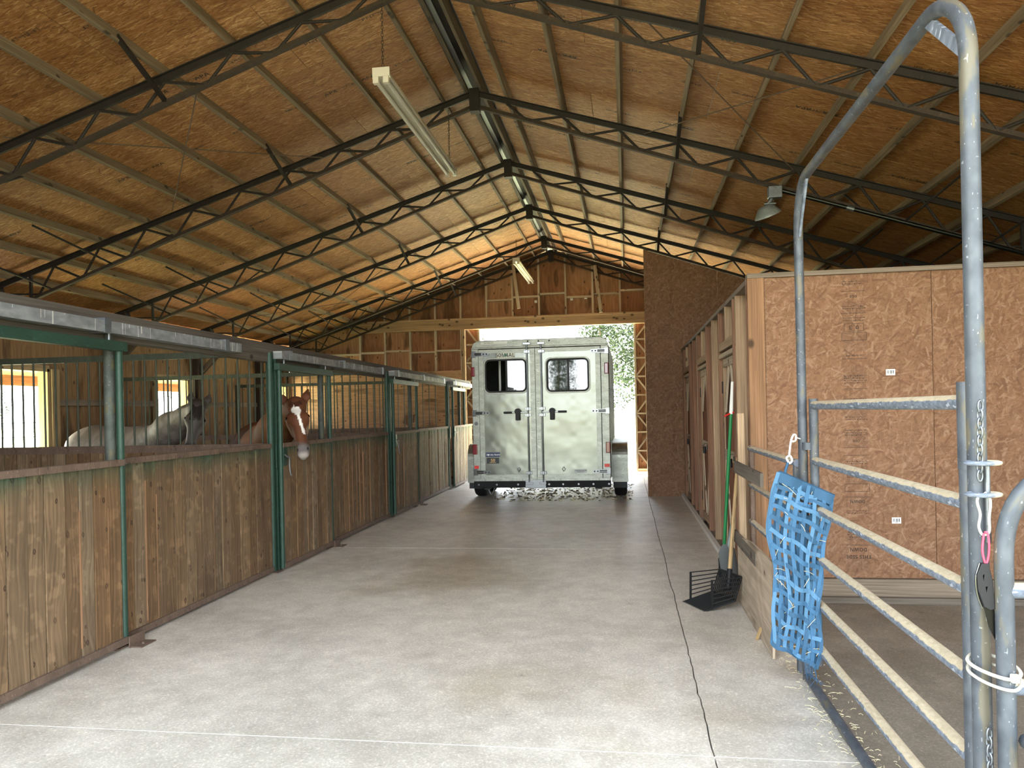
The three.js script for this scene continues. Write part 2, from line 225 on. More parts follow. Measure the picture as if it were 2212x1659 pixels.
// ---------------------------------------------------------------- materials
const mat = (o) => { const m = new THREE.MeshStandardMaterial({ roughness: 0.8, ...o }); return m; };
const wood = (hex, o) => mat({ map: woodTex, bumpMap: woodBump, bumpScale: 0.0008, color: hex, roughness: 0.85, ...o });
const M = {
  concrete: mat({ map: concTex, bumpMap: concBump, bumpScale: 0.0014, color: '#fbf8f2', roughness: 0.42 }),
  penFloor: mat({ map: concTex, color: '#a59c90', roughness: 0.9 }),
  dirt: mat({ map: concTex, color: '#8b7459', roughness: 1 }),
  ground: mat({ map: groundTex, color: '#fffaf0', roughness: 1 }), lawn: mat({ map: groundTex, color: '#6e6b58', roughness: 1 }),
  filler: mat({ color: '#d9d5cb', roughness: 0.95 }), jointDark: mat({ color: '#4b4842', roughness: 1 }),
  roof: [0, 1, 2].flatMap((i) => ['#f2e4d4', '#dccbb6', '#e8d5bb'].map((c) => mat({ map: roofTex[i], color: c, roughness: 0.75 }))),
  roofSkin: mat({ color: '#8f9498', metalness: 0.6, roughness: 0.5 }),
  purlin: wood('#a8977f'), purlinDark: wood('#7b6c5a'),
  osb: mat({ map: osbTex, color: '#c2b2a6', roughness: 0.8 }), osbStamp: mat({ map: osbStampTex, color: '#c2b2a6', roughness: 0.8 }),
  ply: [ '#c39a78', '#b98c6a', '#cda483', '#b08463'].map((c) => mat({ map: plyTex, color: c, roughness: 0.82 })),
  plyLight: ['#d6b593', '#cfac8a', '#dabc9c'].map((c) => mat({ map: plyTex, color: c, roughness: 0.8 })),
  plyGrey: mat({ map: plyTex, color: '#d9d0c4', roughness: 0.85 }), plyRed: mat({ map: plyTex, color: '#a06a4a', roughness: 0.8 }),
  siding: ['#a98c66', '#9e8059', '#b0946e'].map((c) => mat({ map: plyTex, color: c, roughness: 0.85 })),
  stud: wood('#dcc0a0'), studPale: wood('#f4e6cf'), studWarm: wood('#b98f6b'), studRed: wood('#b58a70'), studGrey: wood('#a89b8b'), header: wood('#d9b892'), weathered: wood('#8d857c'), post: wood('#54463a'), jamb: wood('#e8d1a2'),
  stall: mat({ map: stallTex, vertexColors: true, roughness: 0.85 }),
  truss: mat({ map: steelTex, color: '#332b25', roughness: 0.7, metalness: 0.2 }), trussDust: mat({ map: steelTex, color: '#4b3d31', roughness: 0.9 }),
  green: mat({ map: steelTex, color: '#305141', roughness: 0.55, metalness: 0.15 }), greenRust: mat({ map: scuffTex, color: '#8f8f78', roughness: 0.7, metalness: 0.1 }), rust: mat({ map: steelTex, color: '#87705f', roughness: 0.8, metalness: 0.2 }),
  bar: mat({ map: steelTex, color: '#59604f', roughness: 0.6, metalness: 0.2 }),
  beam: mat({ map: beamTex, color: '#ffffff', roughness: 0.75, metalness: 0.1 }), beamWood: wood('#77716a'),
  dusty: mat({ map: dustTex, color: '#ffffff', roughness: 0.75, metalness: 0.15 }), galv: mat({ map: scuffTex, color: '#a2a19c', roughness: 0.55, metalness: 0.12 }), galvPlain: mat({ map: steelTex, color: '#9aa0a6', roughness: 0.4, metalness: 0.7 }),
  alu: new THREE.MeshPhysicalMaterial({ color: '#70736c', metalness: 0.8, roughness: 0.23, bumpMap: wavyBump, bumpScale: 0.008 }), aluFrame: mat({ map: steelTex, color: '#b4b7ab', metalness: 0.7, roughness: 0.42 }), chrome: mat({ color: '#6f7274', metalness: 0.95, roughness: 0.2 }),
  black: mat({ color: '#0c0c0e', roughness: 0.6 }), rubber: mat({ color: '#1b1b1c', roughness: 0.9 }), darkIn: mat({ color: '#3c3f40', roughness: 0.9 }),
  red: new THREE.MeshPhysicalMaterial({ color: '#7d1220', roughness: 0.2, clearcoat: 0.6 }), redBright: mat({ color: '#e0281c', roughness: 0.4 }), white: mat({ color: '#e8e6df', roughness: 0.6 }),
  glass: new THREE.MeshPhysicalMaterial({ color: '#8f9a96', transmission: 1, thickness: 0, roughness: 0.02, ior: 1.9 }),
  blue: ['#366080', '#2e536f', '#4b7492'].map((c) => mat({ color: c, roughness: 0.8, side: THREE.DoubleSide })),
  plastic: mat({ color: '#121315', roughness: 0.6 }), handle: wood('#efcf9c', { roughness: 0.5 }), greenPaint: mat({ color: '#1f7a43', roughness: 0.35 }), shovel: mat({ map: steelTex, color: '#a9b0ad', roughness: 0.5, metalness: 0.4 }), straw: mat({ color: '#e8dab0', roughness: 0.9, side: THREE.DoubleSide }), dungDark: mat({ color: '#4e4436', roughness: 1, side: THREE.DoubleSide }),
  pink: mat({ color: '#e2485f', roughness: 0.6 }), cream: mat({ color: '#c6bfae', roughness: 0.5 }), tube: mat({ color: '#b9b5ab', roughness: 0.25 }),
  leaf: ['#2e3d2b', '#283629', '#374633'].map((c) => mat({ map: foliTex, color: c, roughness: 0.9, side: THREE.DoubleSide })), bark: mat({ color: '#7a6a58', roughness: 1 }),
};
// ================================================================ the barn
const RX = -1.6, RY = 5.1, SL = 0.312, TH = Math.atan(SL), ZB = -17.3, ZF = -0.7, XL = -8, XR = 4.8, PUR = 0.09;
const topY = (x) => RY - SL * Math.abs(x - RX);            // top of the trusses
const deckY = (x) => topY(x) + PUR / Math.cos(TH);         // underside of the roof boards
const TZ = [-5.93, -8.36, -10.79, -13.22, -15.65, -17.05];

// ---- floor: concrete slabs with an open crack and saw joints
{
  const f = struct('floor', 'grey concrete aisle floor poured in slabs', 'floor');
  const zs = [ZF, -3.35, -8.22, -13.05, ZB + 0.06], crack = (z) => 0.35 + 0.02 * (fbm(z * 1.3 + 50, 3.3, 999, 999, 4, 7) - 0.5) + 0.012 * (noise(z * 14 + 300, 1.5, 9999, 99, 3) - 0.5);
  const side = (z0, z1, off) => { const o = []; for (let k = 0; k <= 60; k++) { const z = mix(z0, z1, k / 60); o.push([crack(z) + off, -z]); } return o; };
  for (let i = 0; i < 4; i++) {
    const a = zs[i] - 0.004, b = zs[i + 1] + 0.004;
    for (const [name, pts] of [['slab', [[-3.62, -a], ...side(a, b, -0.003), [-3.62, -b]]], ['slab', [...side(a, b, 0.004), [0.972, -b], [0.972, -a]]]]) {
      const g = extrude(poly(pts), 0.1); g.rotateX(-Math.PI / 2); g.translate(0, -0.1, 0); part(name, g, M.concrete, f);
    }
  }
  part('joint_filler', [bx(-3.6, 0.95, -0.05, -0.0015, -3.353, -3.347)], M.filler, f, 'pale filler in the nearest floor joint');
  part('footing', [bx(-3.7, 1.0, -0.16, -0.1, ZF, ZB)], M.jointDark, f);
  const p = struct('floor', 'dull grey dirty floor of the pen behind the pipe gate', 'floor'); part('pen_slab', bx(0.975, XR, -0.12, -0.012, ZF, -6.1, 'x'), M.penFloor, p);
  part('room_slab', bx(0.975, XR, -0.12, -0.012, -6.1, ZB, 'x'), M.penFloor, p);
  const s = struct('floor', 'brown earth floor of the horse stalls', 'floor'); part('earth', bx(XL, -3.625, -0.12, -0.03, ZF, ZB, 'x'), M.dirt, s);
  const lw = new THREE.PlaneGeometry(320, 160); lw.rotateX(-Math.PI / 2); lw.translate(0, -0.14, 79); metreUV(lw, 'x', 0, 0); const lm = new THREE.Mesh(lw, M.lawn); lm.name = 'ground'; used.ground = 0; scene.add(lm); tag(lm, 'mown green lawn outside the open entrance end of the barn', 'lawn', null, 'structure');
  const g = new THREE.PlaneGeometry(320, 160, 1, 1); g.rotateX(-Math.PI / 2); g.translate(0, -0.14, -81); metreUV(g, 'x', 0, 0);
  const gm = new THREE.Mesh(g, M.ground); gm.name = numbered('ground'); scene.add(gm); tag(gm, 'sunlit pale sandy ground with thin grass outside the barn', 'ground', null, 'structure');
}

// ---- ceiling: strand-board sheets on purlins, two slopes
for (const s of [-1, 1]) {
  const c = struct('ceiling', s < 0 ? 'left slope of the strand board roof deck on wooden purlins' : 'right slope of the strand board roof deck on wooden purlins', 'ceiling');
  c.position.set(RX, RY, 0); c.rotation.z = -s * TH;
  const L = 6.95, cols = 16, W = (ZF + 0.5 - (ZB - 0.55)) / cols;
  const lens = [[0.12, 1.34], [1.34, 3.78], [3.78, 6.22], [6.22, L]], lens2 = [[0.12, 2.56], [2.56, 5.0], [5.0, L]];
  for (let i = 0; i < cols; i++) {
    const z1 = ZF + 0.5 - i * W;
    for (const [a, b] of i % 2 ? lens : lens2) {
      const g = new THREE.BoxGeometry(b - a - 0.004, 0.012, W - 0.004), m = M.roof[Math.floor(rnd() * 9)];
      const uv = g.attributes.uv, P = g.attributes.position; for (let k = 0; k < uv.count; k++) { const u = (P.getX(k) + (b - a) / 2) / 2.44; const v = P.getZ(k) / W + 0.5; uv.setXY(k, s < 0 ? u : 1 - u, s < 0 ? v : 1 - v); }
      g.translate(s * (a + b) / 2, PUR + 0.006 + (rnd() < 0.3 ? 0.002 : 0), z1 - W / 2); part('sheathing_panel', g, m, c);
    }
  }
  for (let k = 0; k < 12; k++) {
    const d = (k === 0 ? 0.08 : 0.36 + 0.615 * (k - 1)) / Math.cos(TH); if (d > L) break;
    part('purlin', bx(s * d - 0.019, s * d + 0.019, 0.001, PUR - 0.001, ZF + 0.45, ZB - 0.4, 'z'), k === 0 ? M.purlinDark : M.purlin, c);
  }
  part('metal_roofing', bx(s * 0.02, s * (L + 0.06), PUR + 0.02, PUR + 0.045, ZF + 0.55, ZB - 0.6, 'z'), M.roofSkin, c);
  part('fascia_board', bx(s * L, s * (L + 0.03), -0.05, PUR + 0.02, ZF + 0.5, ZB - 0.55, 'z'), M.studGrey, c);
}
{ const r = solo('trim_1', [bar(V(RX - 0.3, RY + 0.06, -9), V(RX, RY + 0.155, -9), 18, 0.02), bar(V(RX, RY + 0.155, -9), V(RX + 0.3, RY + 0.06, -9), 18, 0.02)], M.truss, 'metal ridge cap over the gap at the roof peak', 'ridge cap', null, 'structure'); }

// ---- trusses
function truss() {
  const t = new THREE.Group(); t.name = numbered('roof_truss'); scene.add(t);
  const dep = (s) => 0.19 + 0.033 * s, top = (s) => RY - SL * s, bot = (s) => top(s) - dep(s), END = 6.3, BE = 5.85;
  for (const q of [-1, 1]) {
    const T = (s, o = 0) => V(RX + q * s, top(s) - o, 0), B = (s, o = 0) => V(RX + q * s, bot(s) + o, 0);
    part('top_chord', [bar(T(0.02, 0.005), T(END, 0.005), 0.075, 0.008), bar(T(0.02, 0.035), T(END, 0.035), 0.026, 0.055)], M.truss, t);
    part('bottom_chord', [bar(B(0.02, 0.004), B(BE, 0.004), 0.055, 0.008), bar(B(0.02, 0.024), B(BE, 0.024), 0.024, 0.04)], M.trussDust, t);
    for (let k = 0; k < 9; k++) {
      const s = 0.36 + 0.615 * k, b = s + 0.22, b0 = s - 0.37;
      if (b < BE) part('web', rod(T(s, 0.06), B(b, 0.02), 0.0145, 6), M.truss, t);
      if (b0 > 0.05) part('web', rod(T(s, 0.06), B(b0, 0.02), 0.0145, 6), M.truss, t);
    }
    part('web', [bar(T(5.6, 0.05), B(5.6, 0.02), 0.03, 0.03)], M.truss, t); part('web', [rod(T(END - 0.05, 0.06), B(5.45, 0.03), 0.014, 6)], M.truss, t);
    part('bearing_plate', [bar(T(6.02, 0.1), T(6.38, 0.1), 0.12, 0.13)], M.truss, t);
    const f = 2.2; part('fly_brace', [bar(V(RX + q * f, top(f) + 0.03, 0.62), V(RX + q * f, bot(f) + 0.03, -0.02), 0.035, 0.03, V(1, 0, 0))], M.truss, t);
    for (const [f3, dz] of [[4.75, 0.95], [5.55, 1.2]]) part('fly_brace', [rod(V(RX + q * f3, top(f3) + 0.02, dz), V(RX + q * (f3 - 0.25), bot(f3 - 0.25) + 0.03, 0.0), 0.013, 6)], M.truss, t);
    const f2 = 4.05; part('fly_brace', [rod(V(RX + q * f2, top(f2) + 0.03, -0.6), V(RX + q * f2, bot(f2) + 0.03, 0.02), 0.012, 6)], M.truss, t);
  }
  part('ridge_plate', [bx(RX - 0.055, RX + 0.055, RY - 0.24, RY + 0.015, -0.05, 0.05)], M.truss, t);
  return t;
}
const truss0 = truss(); const trussNames = ['nearest black steel roof truss crossing the top of the view', 'black steel roof truss above the near end of the long hanging lamp', 'third black steel roof truss back from the camera', 'black steel roof truss standing right over the dark board partition', 'black steel roof truss over the horse trailer, last but one', 'black steel roof truss set against the back gable wall'];
TZ.forEach((z, i) => { const t = i ? copy(truss0, trussNames[i]) : tag(truss0, trussNames[0], 'truss'); t.userData.group = 'steel roof trusses'; t.position.z = z; });
// sway rods in the first and last bays
const sway = [[-3.5, 4.28, -5.93, -5.3, 3.98, -8.36, 'thin steel sway rod falling left across the nearest left roof bay'], [-5.35, 4.0, -5.93, -3.4, 4.48, -8.36, 'thin steel sway rod rising right across the nearest left roof bay'], [0.2, 4.5, -5.93, 1.8, 3.98, -8.36, 'thin steel sway rod falling right across the nearest right roof bay'], [1.85, 4.0, -5.93, 0.25, 4.48, -8.36, 'thin steel sway rod rising left across the nearest right roof bay'], [-4.3, 4.1, -13.22, -6.9, 3.35, -15.65, 'thin steel sway rod over the far stalls falling left'], [-6.9, 3.35, -13.22, -4.3, 4.1, -15.65, 'thin steel sway rod over the far stalls rising right']];
for (const [a, b, c, d, e, f, l] of sway) solo('sway_rod', [rod(V(a, b, c), V(d, e, f), 0.006, 6)], M.rust, l, 'rod', 'roof sway rods');

// ---- back wall: studs, blocking and plywood, with the wide doorway
const DL = -3.65, DR = 0.45, DT = 3.42;
{
  const w = struct('wall_back', 'back gable wall of bare studs and plywood around the wide doorway', 'wall');
  const bays = []; for (let k = -9; k <= 11; k++) bays.push(RX + 0.3 + 0.61 * k); bays[0] = XL + 0.02;
  const edges = [XL, ...bays.filter((x) => x > XL + 0.3 && x < XR - 0.3), XR];
  for (let i = 0; i + 1 < edges.length; i++) {
    const a = edges[i], b = edges[i + 1], out = b <= DL + 0.25 || a >= DR - 0.2, y0 = out ? -0.14 : DT + 0.1;
    const pts = [[a + 0.002, y0], [b - 0.002, y0], [b - 0.002, deckY(b)]]; if (a < RX && b > RX) pts.push([RX, deckY(RX) - 0.02]); pts.push([a + 0.002, deckY(a)]);
    const g = extrude(poly(pts), 0.02); g.translate(0, 0, ZB - 0.02); metreUV(g, 'y'); part('plywood_panel', g, M.ply[Math.floor(rnd() * 4)], w);
  }
  for (const x of edges.slice(1, -1)) {
    const out = x <= DL + 0.05 || x >= DR - 0.05;
    part('stud', bx(x - 0.021, x + 0.021, out ? 0 : DT + 0.25, deckY(x) - 0.13, ZB, ZB + 0.09), M.studPale, w);
  }
  for (let i = 0; i + 1 < edges.length; i++) {
    const a = edges[i] + 0.022, b = edges[i + 1] - 0.022, mid = (a + b) / 2, j = 0.05 * ((i * 7) % 3 - 1);
    if (mid < DL) part('blocking', bx(a, b, 2.93 + j * 0.5, 2.97 + j * 0.5, ZB, ZB + 0.09, 'x'), M.studPale, w);
    if (mid > -3.2 && mid < 2) part('blocking', bx(a, b, 4.1 + j, 4.14 + j, ZB, ZB + 0.09, 'x'), M.studPale, w);
  }
  part('rake_board', [bar(V(XL, deckY(XL) - 0.06, ZB + 0.045), V(RX, deckY(RX) - 0.06, ZB + 0.045), 0.09, 0.04)], M.stud, w); part('rake_board', [bar(V(RX, deckY(RX) - 0.06, ZB + 0.045), V(XR, deckY(XR) - 0.06, ZB + 0.045), 0.09, 0.04)], M.stud, w);
  part('header_beam', bx(-6.4, XR, DT, 3.63, ZB + 0.0, ZB + 0.14, 'x'), M.header, w, 'long plank header over the doorway');
  part('header_ledge', bx(-6.4, XR, 3.63, 3.67, ZB, ZB + 0.2, 'x'), M.header, w);
  part('jamb', bx(DL - 0.08, DL, 0, DT, ZB - 0.02, ZB + 0.12), M.stud, w); part('jamb', bx(DR, DR + 0.08, 0, DT, ZB - 0.02, ZB + 0.12), M.stud, w);
  const holes = [[[-5.18, 1.28], [-5.02, 1.22], [-4.9, 1.3], [-4.86, 1.5], [-4.95, 1.44], [-5.1, 1.48]], [[-4.5, 1.3], [-4.33, 1.3], [-4.33, 1.5], [-4.5, 1.5]]];
  [[-7.98, -6.78], [-6.78, -5.56], [-5.56, -4.34], [-4.34, DL]].forEach(([a, b], i) => {
    const g = extrude(poly([[a + 0.002, 0.03], [b - 0.002, 0.03], [b - 0.002, 2.48], [a + 0.002, 2.48]], i === 2 ? [holes[0]] : []), 0.018); g.translate(0, 0, ZB + 0.092); metreUV(g, 'x'); part('lining_panel', g, M.plyLight[i % 3], w, i === 2 ? 'pale plywood lining panel with a broken hole' : undefined);
  });
  part('nail_plate', [bx(-2.02, -1.96, 3.98, 4.04, ZB + 0.001, ZB + 0.003), bx(-1.2, -1.14, 4.0, 4.06, ZB + 0.001, ZB + 0.003), bx(-0.88, -0.82, 4.02, 4.08, ZB + 0.001, ZB + 0.003)], M.white, w, 'small white paper tags stapled to the plywood');
}
// sliding door leaves, framed with zig-zag bracing
for (const [a, b, n, l] of [[DL - 0.9, -3.33, 1, 'left braced timber sliding door slid back beside the trailer'], [0.21, 1.35, 2, 'right braced timber sliding door behind the dark partition']]) {
  const d = struct('door_' + n, l, 'door'), z0 = ZB - 0.14, z1 = ZB - 0.05, e = n === 1 ? b : a, q = n === 1 ? -1 : 1;
  part('skin', bx(a, b, 0.08, DT + 0.05, z0 - 0.015, z0, 'y'), M.ply[1], d);
  part('stile', bx(e, e + q * 0.045, 0.08, DT + 0.05, z0, z1), M.studPale, d); part('stile', bx(e + q * 0.33, e + q * 0.375, 0.08, DT + 0.05, z0, z1), M.stud, d);
  for (let k = 0; k < 8; k++) { const y = 0.12 + k * 0.42; part('rail', bx(e + q * 0.045, e + q * 0.33, y, y + 0.035, z0, z1, 'x'), M.studPale, d); const lo = k % 2; part('brace', [bar(V(e + q * (lo ? 0.05 : 0.32), y + 0.05, (z0 + z1) / 2), V(e + q * (lo ? 0.32 : 0.05), y + 0.4, (z0 + z1) / 2), 0.07, 0.035)], M.studPale, d); }
}
// pale props hanging under the gable
{ const a = solo('prop_board', [bar(V(-2.46, 4.86, -17.0), V(-2.34, 3.82, -16.96), 0.03, 0.07)], M.studPale, 'short pale timber prop left of the far lamp', 'board', 'pale timber props under the back gable');
  const b = solo('prop_board', [bar(V(-0.62, 4.72, -17.0), V(-0.5, 3.66, -16.96), 0.03, 0.075)], M.studPale, 'pale timber prop standing on the header right of the ridge', 'board', 'pale timber props under the back gable'); }

// ---- left wall with three stall windows
{
  const w = struct('wall_left', 'plywood side wall of the stalls with girts and dark posts', 'wall');
  const win = [[-9.53, -8.15], [-12.95, -11.98], [-17.05, -16.2]], Y0 = 0.95, Y1 = 2.23;
  const cut = (z) => win.find(([a, b]) => z > a && z < b);
  const zs = new Set([ZF, ZB]); for (let z = ZF - 0.2; z > ZB + 0.2; z -= 0.61) if (!win.some(([a, b]) => z > a - 0.15 && z < b + 0.15)) zs.add(z); for (const [a, b] of win) { zs.add(a); zs.add(b); }
  const L = [...zs].sort((p, q) => q - p);
  for (let i = 0; i + 1 < L.length; i++) {
    const a = L[i], b = L[i + 1], o = cut((a + b) / 2), m = () => M.siding[Math.floor(rnd() * 3)], top = deckY(XL) - 0.02;
    for (const [y0, y1] of o ? [[0, Y0], [Y1, top]] : [[0, top]]) part('siding_panel', bx(XL - 0.02, XL, y0 || -0.14, y1, b + 0.002, a - 0.002, 'y'), m(), w);
  }
  for (const y of [0.15, 1.72, 2.75]) { let a = ZF; for (const [e, s] of [...win].reverse().sort((p, q) => q[1] - p[1])) { if (y > Y0 && y < Y1) { part('girt', bx(XL, XL + 0.04, y, y + 0.09, s + 0.05, a, 'z'), M.studGrey, w); a = e - 0.05; } } part('girt', bx(XL, XL + 0.04, y, y + 0.09, ZB + 0.1, a, 'z'), M.studGrey, w); }
  for (const z of [-3.5, ...TZ.slice(0, 5)]) part('post', bx(XL + 0.001, XL + 0.14, 0, topY(XL + 0.1) - 0.05, z - 0.07, z + 0.07), M.post, w, 'dark timber wall post');
  for (const z of [-13.22, -15.65, -10.79]) part('knee_brace', [bar(V(XL + 0.14, 2.35, z), V(XL + 0.75, 2.95, z), 0.06, 0.09)], M.post, w);
  win.forEach(([a, b], i) => {
    const f = struct('window_' + (i + 1), ['unglazed stall window at the far left edge of the view', 'unglazed stall window behind the grey horse', 'narrow unglazed stall window behind the chestnut horse'][i], 'window');
    part('frame_side', bx(XL - 0.1, XL + 0.05, Y0, Y1, a - 0.05, a + 0.04), M.jamb, f); part('frame_side', bx(XL - 0.1, XL + 0.05, Y0, Y1, b - 0.04, b + 0.05), M.jamb, f);
    part('frame_head', bx(XL - 0.1, XL + 0.05, Y1 - 0.04, Y1 + 0.05, a, b, 'z'), M.jamb, f); part('sill', bx(XL - 0.14, XL + 0.06, Y0 - 0.05, Y0, a - 0.05, b + 0.05, 'z'), M.jamb, f);
    part('shutter', bx(XL + 0.055, XL + 0.075, Y0, Y1, a - 0.16, a - 0.02), M.jamb, f);
    // board awning outside
    const wa = a * 1.12 - 0.3, wb = b + 0.3; part('awning', [bar(V(XL - 0.06, 2.52, (wa + wb) / 2), V(XL - 0.95, 2.2, (wa + wb) / 2), wb - wa, 0.03)], M.studWarm, f); part('awning_rail', bx(XL - 0.97, XL - 0.93, 2.04, 2.2, wa, wb, 'z'), M.studWarm, f); part('awning_batten', bx(XL - 0.55, XL - 0.51, 2.22, 2.3, wa, wb, 'z'), M.jamb, f);
  });
}

// ---- right outer wall and front gable (behind the camera)
{
  const w = struct('wall_right', 'plywood outer wall at the dark right side of the barn', 'wall'), b = [];
  for (let z = ZF; z > ZB; z -= 1.22) part('siding_panel', bx(XR, XR + 0.02, -0.14, deckY(XR), Math.max(ZB, z - 1.22) + 0.002, z, 'y'), M.siding[Math.floor(rnd() * 3)], w);
  for (const z of [-3.5, ...TZ.slice(0, 5)]) part('post', bx(XR - 0.14, XR - 0.001, 0, topY(XR - 0.1) - 0.05, z - 0.07, z + 0.07), M.post, w);
  const f = struct('wall_front', 'front stall wall beside the open entrance end', 'wall'), H = 3.5;
  const gab = (x0, x1, y0) => { const p = [[x0, y0], [x1, y0], [x1, deckY(x1)]]; if (x0 < RX && x1 > RX) p.push([RX, deckY(RX) - 0.02]); p.push([x0, deckY(x0)]); const g = extrude(poly(p), 0.02); g.translate(0, 0, ZF); return metreUV(g, 'y'); };
  part('siding_panel', gab(XL, -3.65, -0.14), M.ply[0], f); 
  part('post', bx(0.98, 1.12, 0, topY(1.05) - 0.1, ZF - 0.14, ZF), M.post, f);
}

// ---- dark strand-board partition at the end of the tack room
{
  const w = struct('wall_middle', 'tall shaded strand board partition reaching up to a roof truss beside the trailer', 'wall'), z = -13.2;
  const cap = (x) => { const s = Math.abs(x - RX); return RY - SL * s - 0.19 - 0.033 * s - 0.01; };
  const xs = [0.35, 1.57, 2.79, 4.01, XR];
  for (let i = 0; i < 4; i++) { const a = xs[i], b = xs[i + 1] - 0.003;
    part('board_panel', uv01(bx(a, b, 0, 1.83, z - 0.012, z), a, 1.22, 0, 2.44), M.osb, w); part('board_panel', uv01(bx(a, b, 1.834, 2.44, z - 0.012, z + 0.001), a, 1.22, -1.8, 2.44), M.osb, w);
    const g = extrude(poly([[a, 2.444], [b, 2.444], [b, cap(b)], [a, cap(a)]]), 0.012); g.translate(0, 0, z - 0.012); metreUV(g, 'y'); part('board_panel', uv01(g, a, 1.22, -2.4, 2.44), M.osb, w); }
  for (const x of [0.37, 0.98, 1.59, 2.2, 2.81, 4.02]) part('stud', bx(x, x + 0.04, 0, cap(x + 0.04), z - 0.1, z - 0.012), M.studWarm, w);
}
function uv01(g, x0, w, y0, h) { const p = g.attributes.position, uv = g.attributes.uv; for (let i = 0; i < p.count; i++) uv.setXY(i, (p.getX(i) - x0) / w, (p.getY(i) + y0) / h); return g; }

// ---- strand-board pen wall facing the camera
{
  const w = struct('wall_pen', 'strand board wall behind the pipe gate with printed stamps', 'wall'), z = -6.15;
  [[1.085, 2.30], [2.304, 3.52], [3.524, 4.74]].forEach(([a, b], i) => {
    const g = bx(a, b, 0.17, 2.5, z - 0.012, z); const p = g.attributes.position, uv = g.attributes.uv; for (let k = 0; k < p.count; k++) uv.setXY(k, (p.getX(k) - a) / (b - a), (p.getY(k) - 0.17) / 2.33);
    part('board_panel', g, i ? M.osb : M.osbStamp, w, i ? undefined : 'strand board sheet printed with a column of upside-down stamps');
  });
  part('corner_board', bx(0.955, 1.08, 0.0, 2.5, z - 0.03, z + 0.02), M.studWarm, w, 'wide brown corner board');
  part('kick_board', bx(1.0, XR, 0.0, 0.165, z - 0.02, z + 0.03, 'x'), M.studGrey, w); part('sill_plate', bx(1.0, XR, -0.01, 0.035, z + 0.03, z + 0.075, 'x'), M.weathered, w);
  part('cap_plate', bx(0.955, XR, 2.5, 2.535, z - 0.06, z + 0.03, 'x'), M.studGrey, w);
  const bar_ = canvasTex(96, 64, (x, W, Hh) => { x.fillStyle = '#efeeea'; x.fillRect(0, 0, W, Hh); x.fillStyle = '#22252c'; for (let q = 12; q < 84; q += rr(3, 7)) x.fillRect(q, 12, rr(1, 4), 34); x.fillRect(30, 50, 36, 4); });
  for (const [x, y] of [[2.0, 1.74], [2.02, 0.61]]) { const g = new THREE.BoxGeometry(0.066, 0.046, 0.001); g.translate(x, y, z + 0.001); part('sticker', g, mat({ map: bar_, roughness: 0.5 }), w, 'small white barcode sticker'); }
  part('scrap_block', [bx(1.335, 1.375, 1.05, 1.35, z, z + 0.02)], M.plyLight[0], w, 'small wedge of bright plywood nailed to the wall'); part('screw', [rod(V(1.385, 1.2, z), V(1.4, 1.2, z + 0.02), 0.012)], M.chrome, w);
}

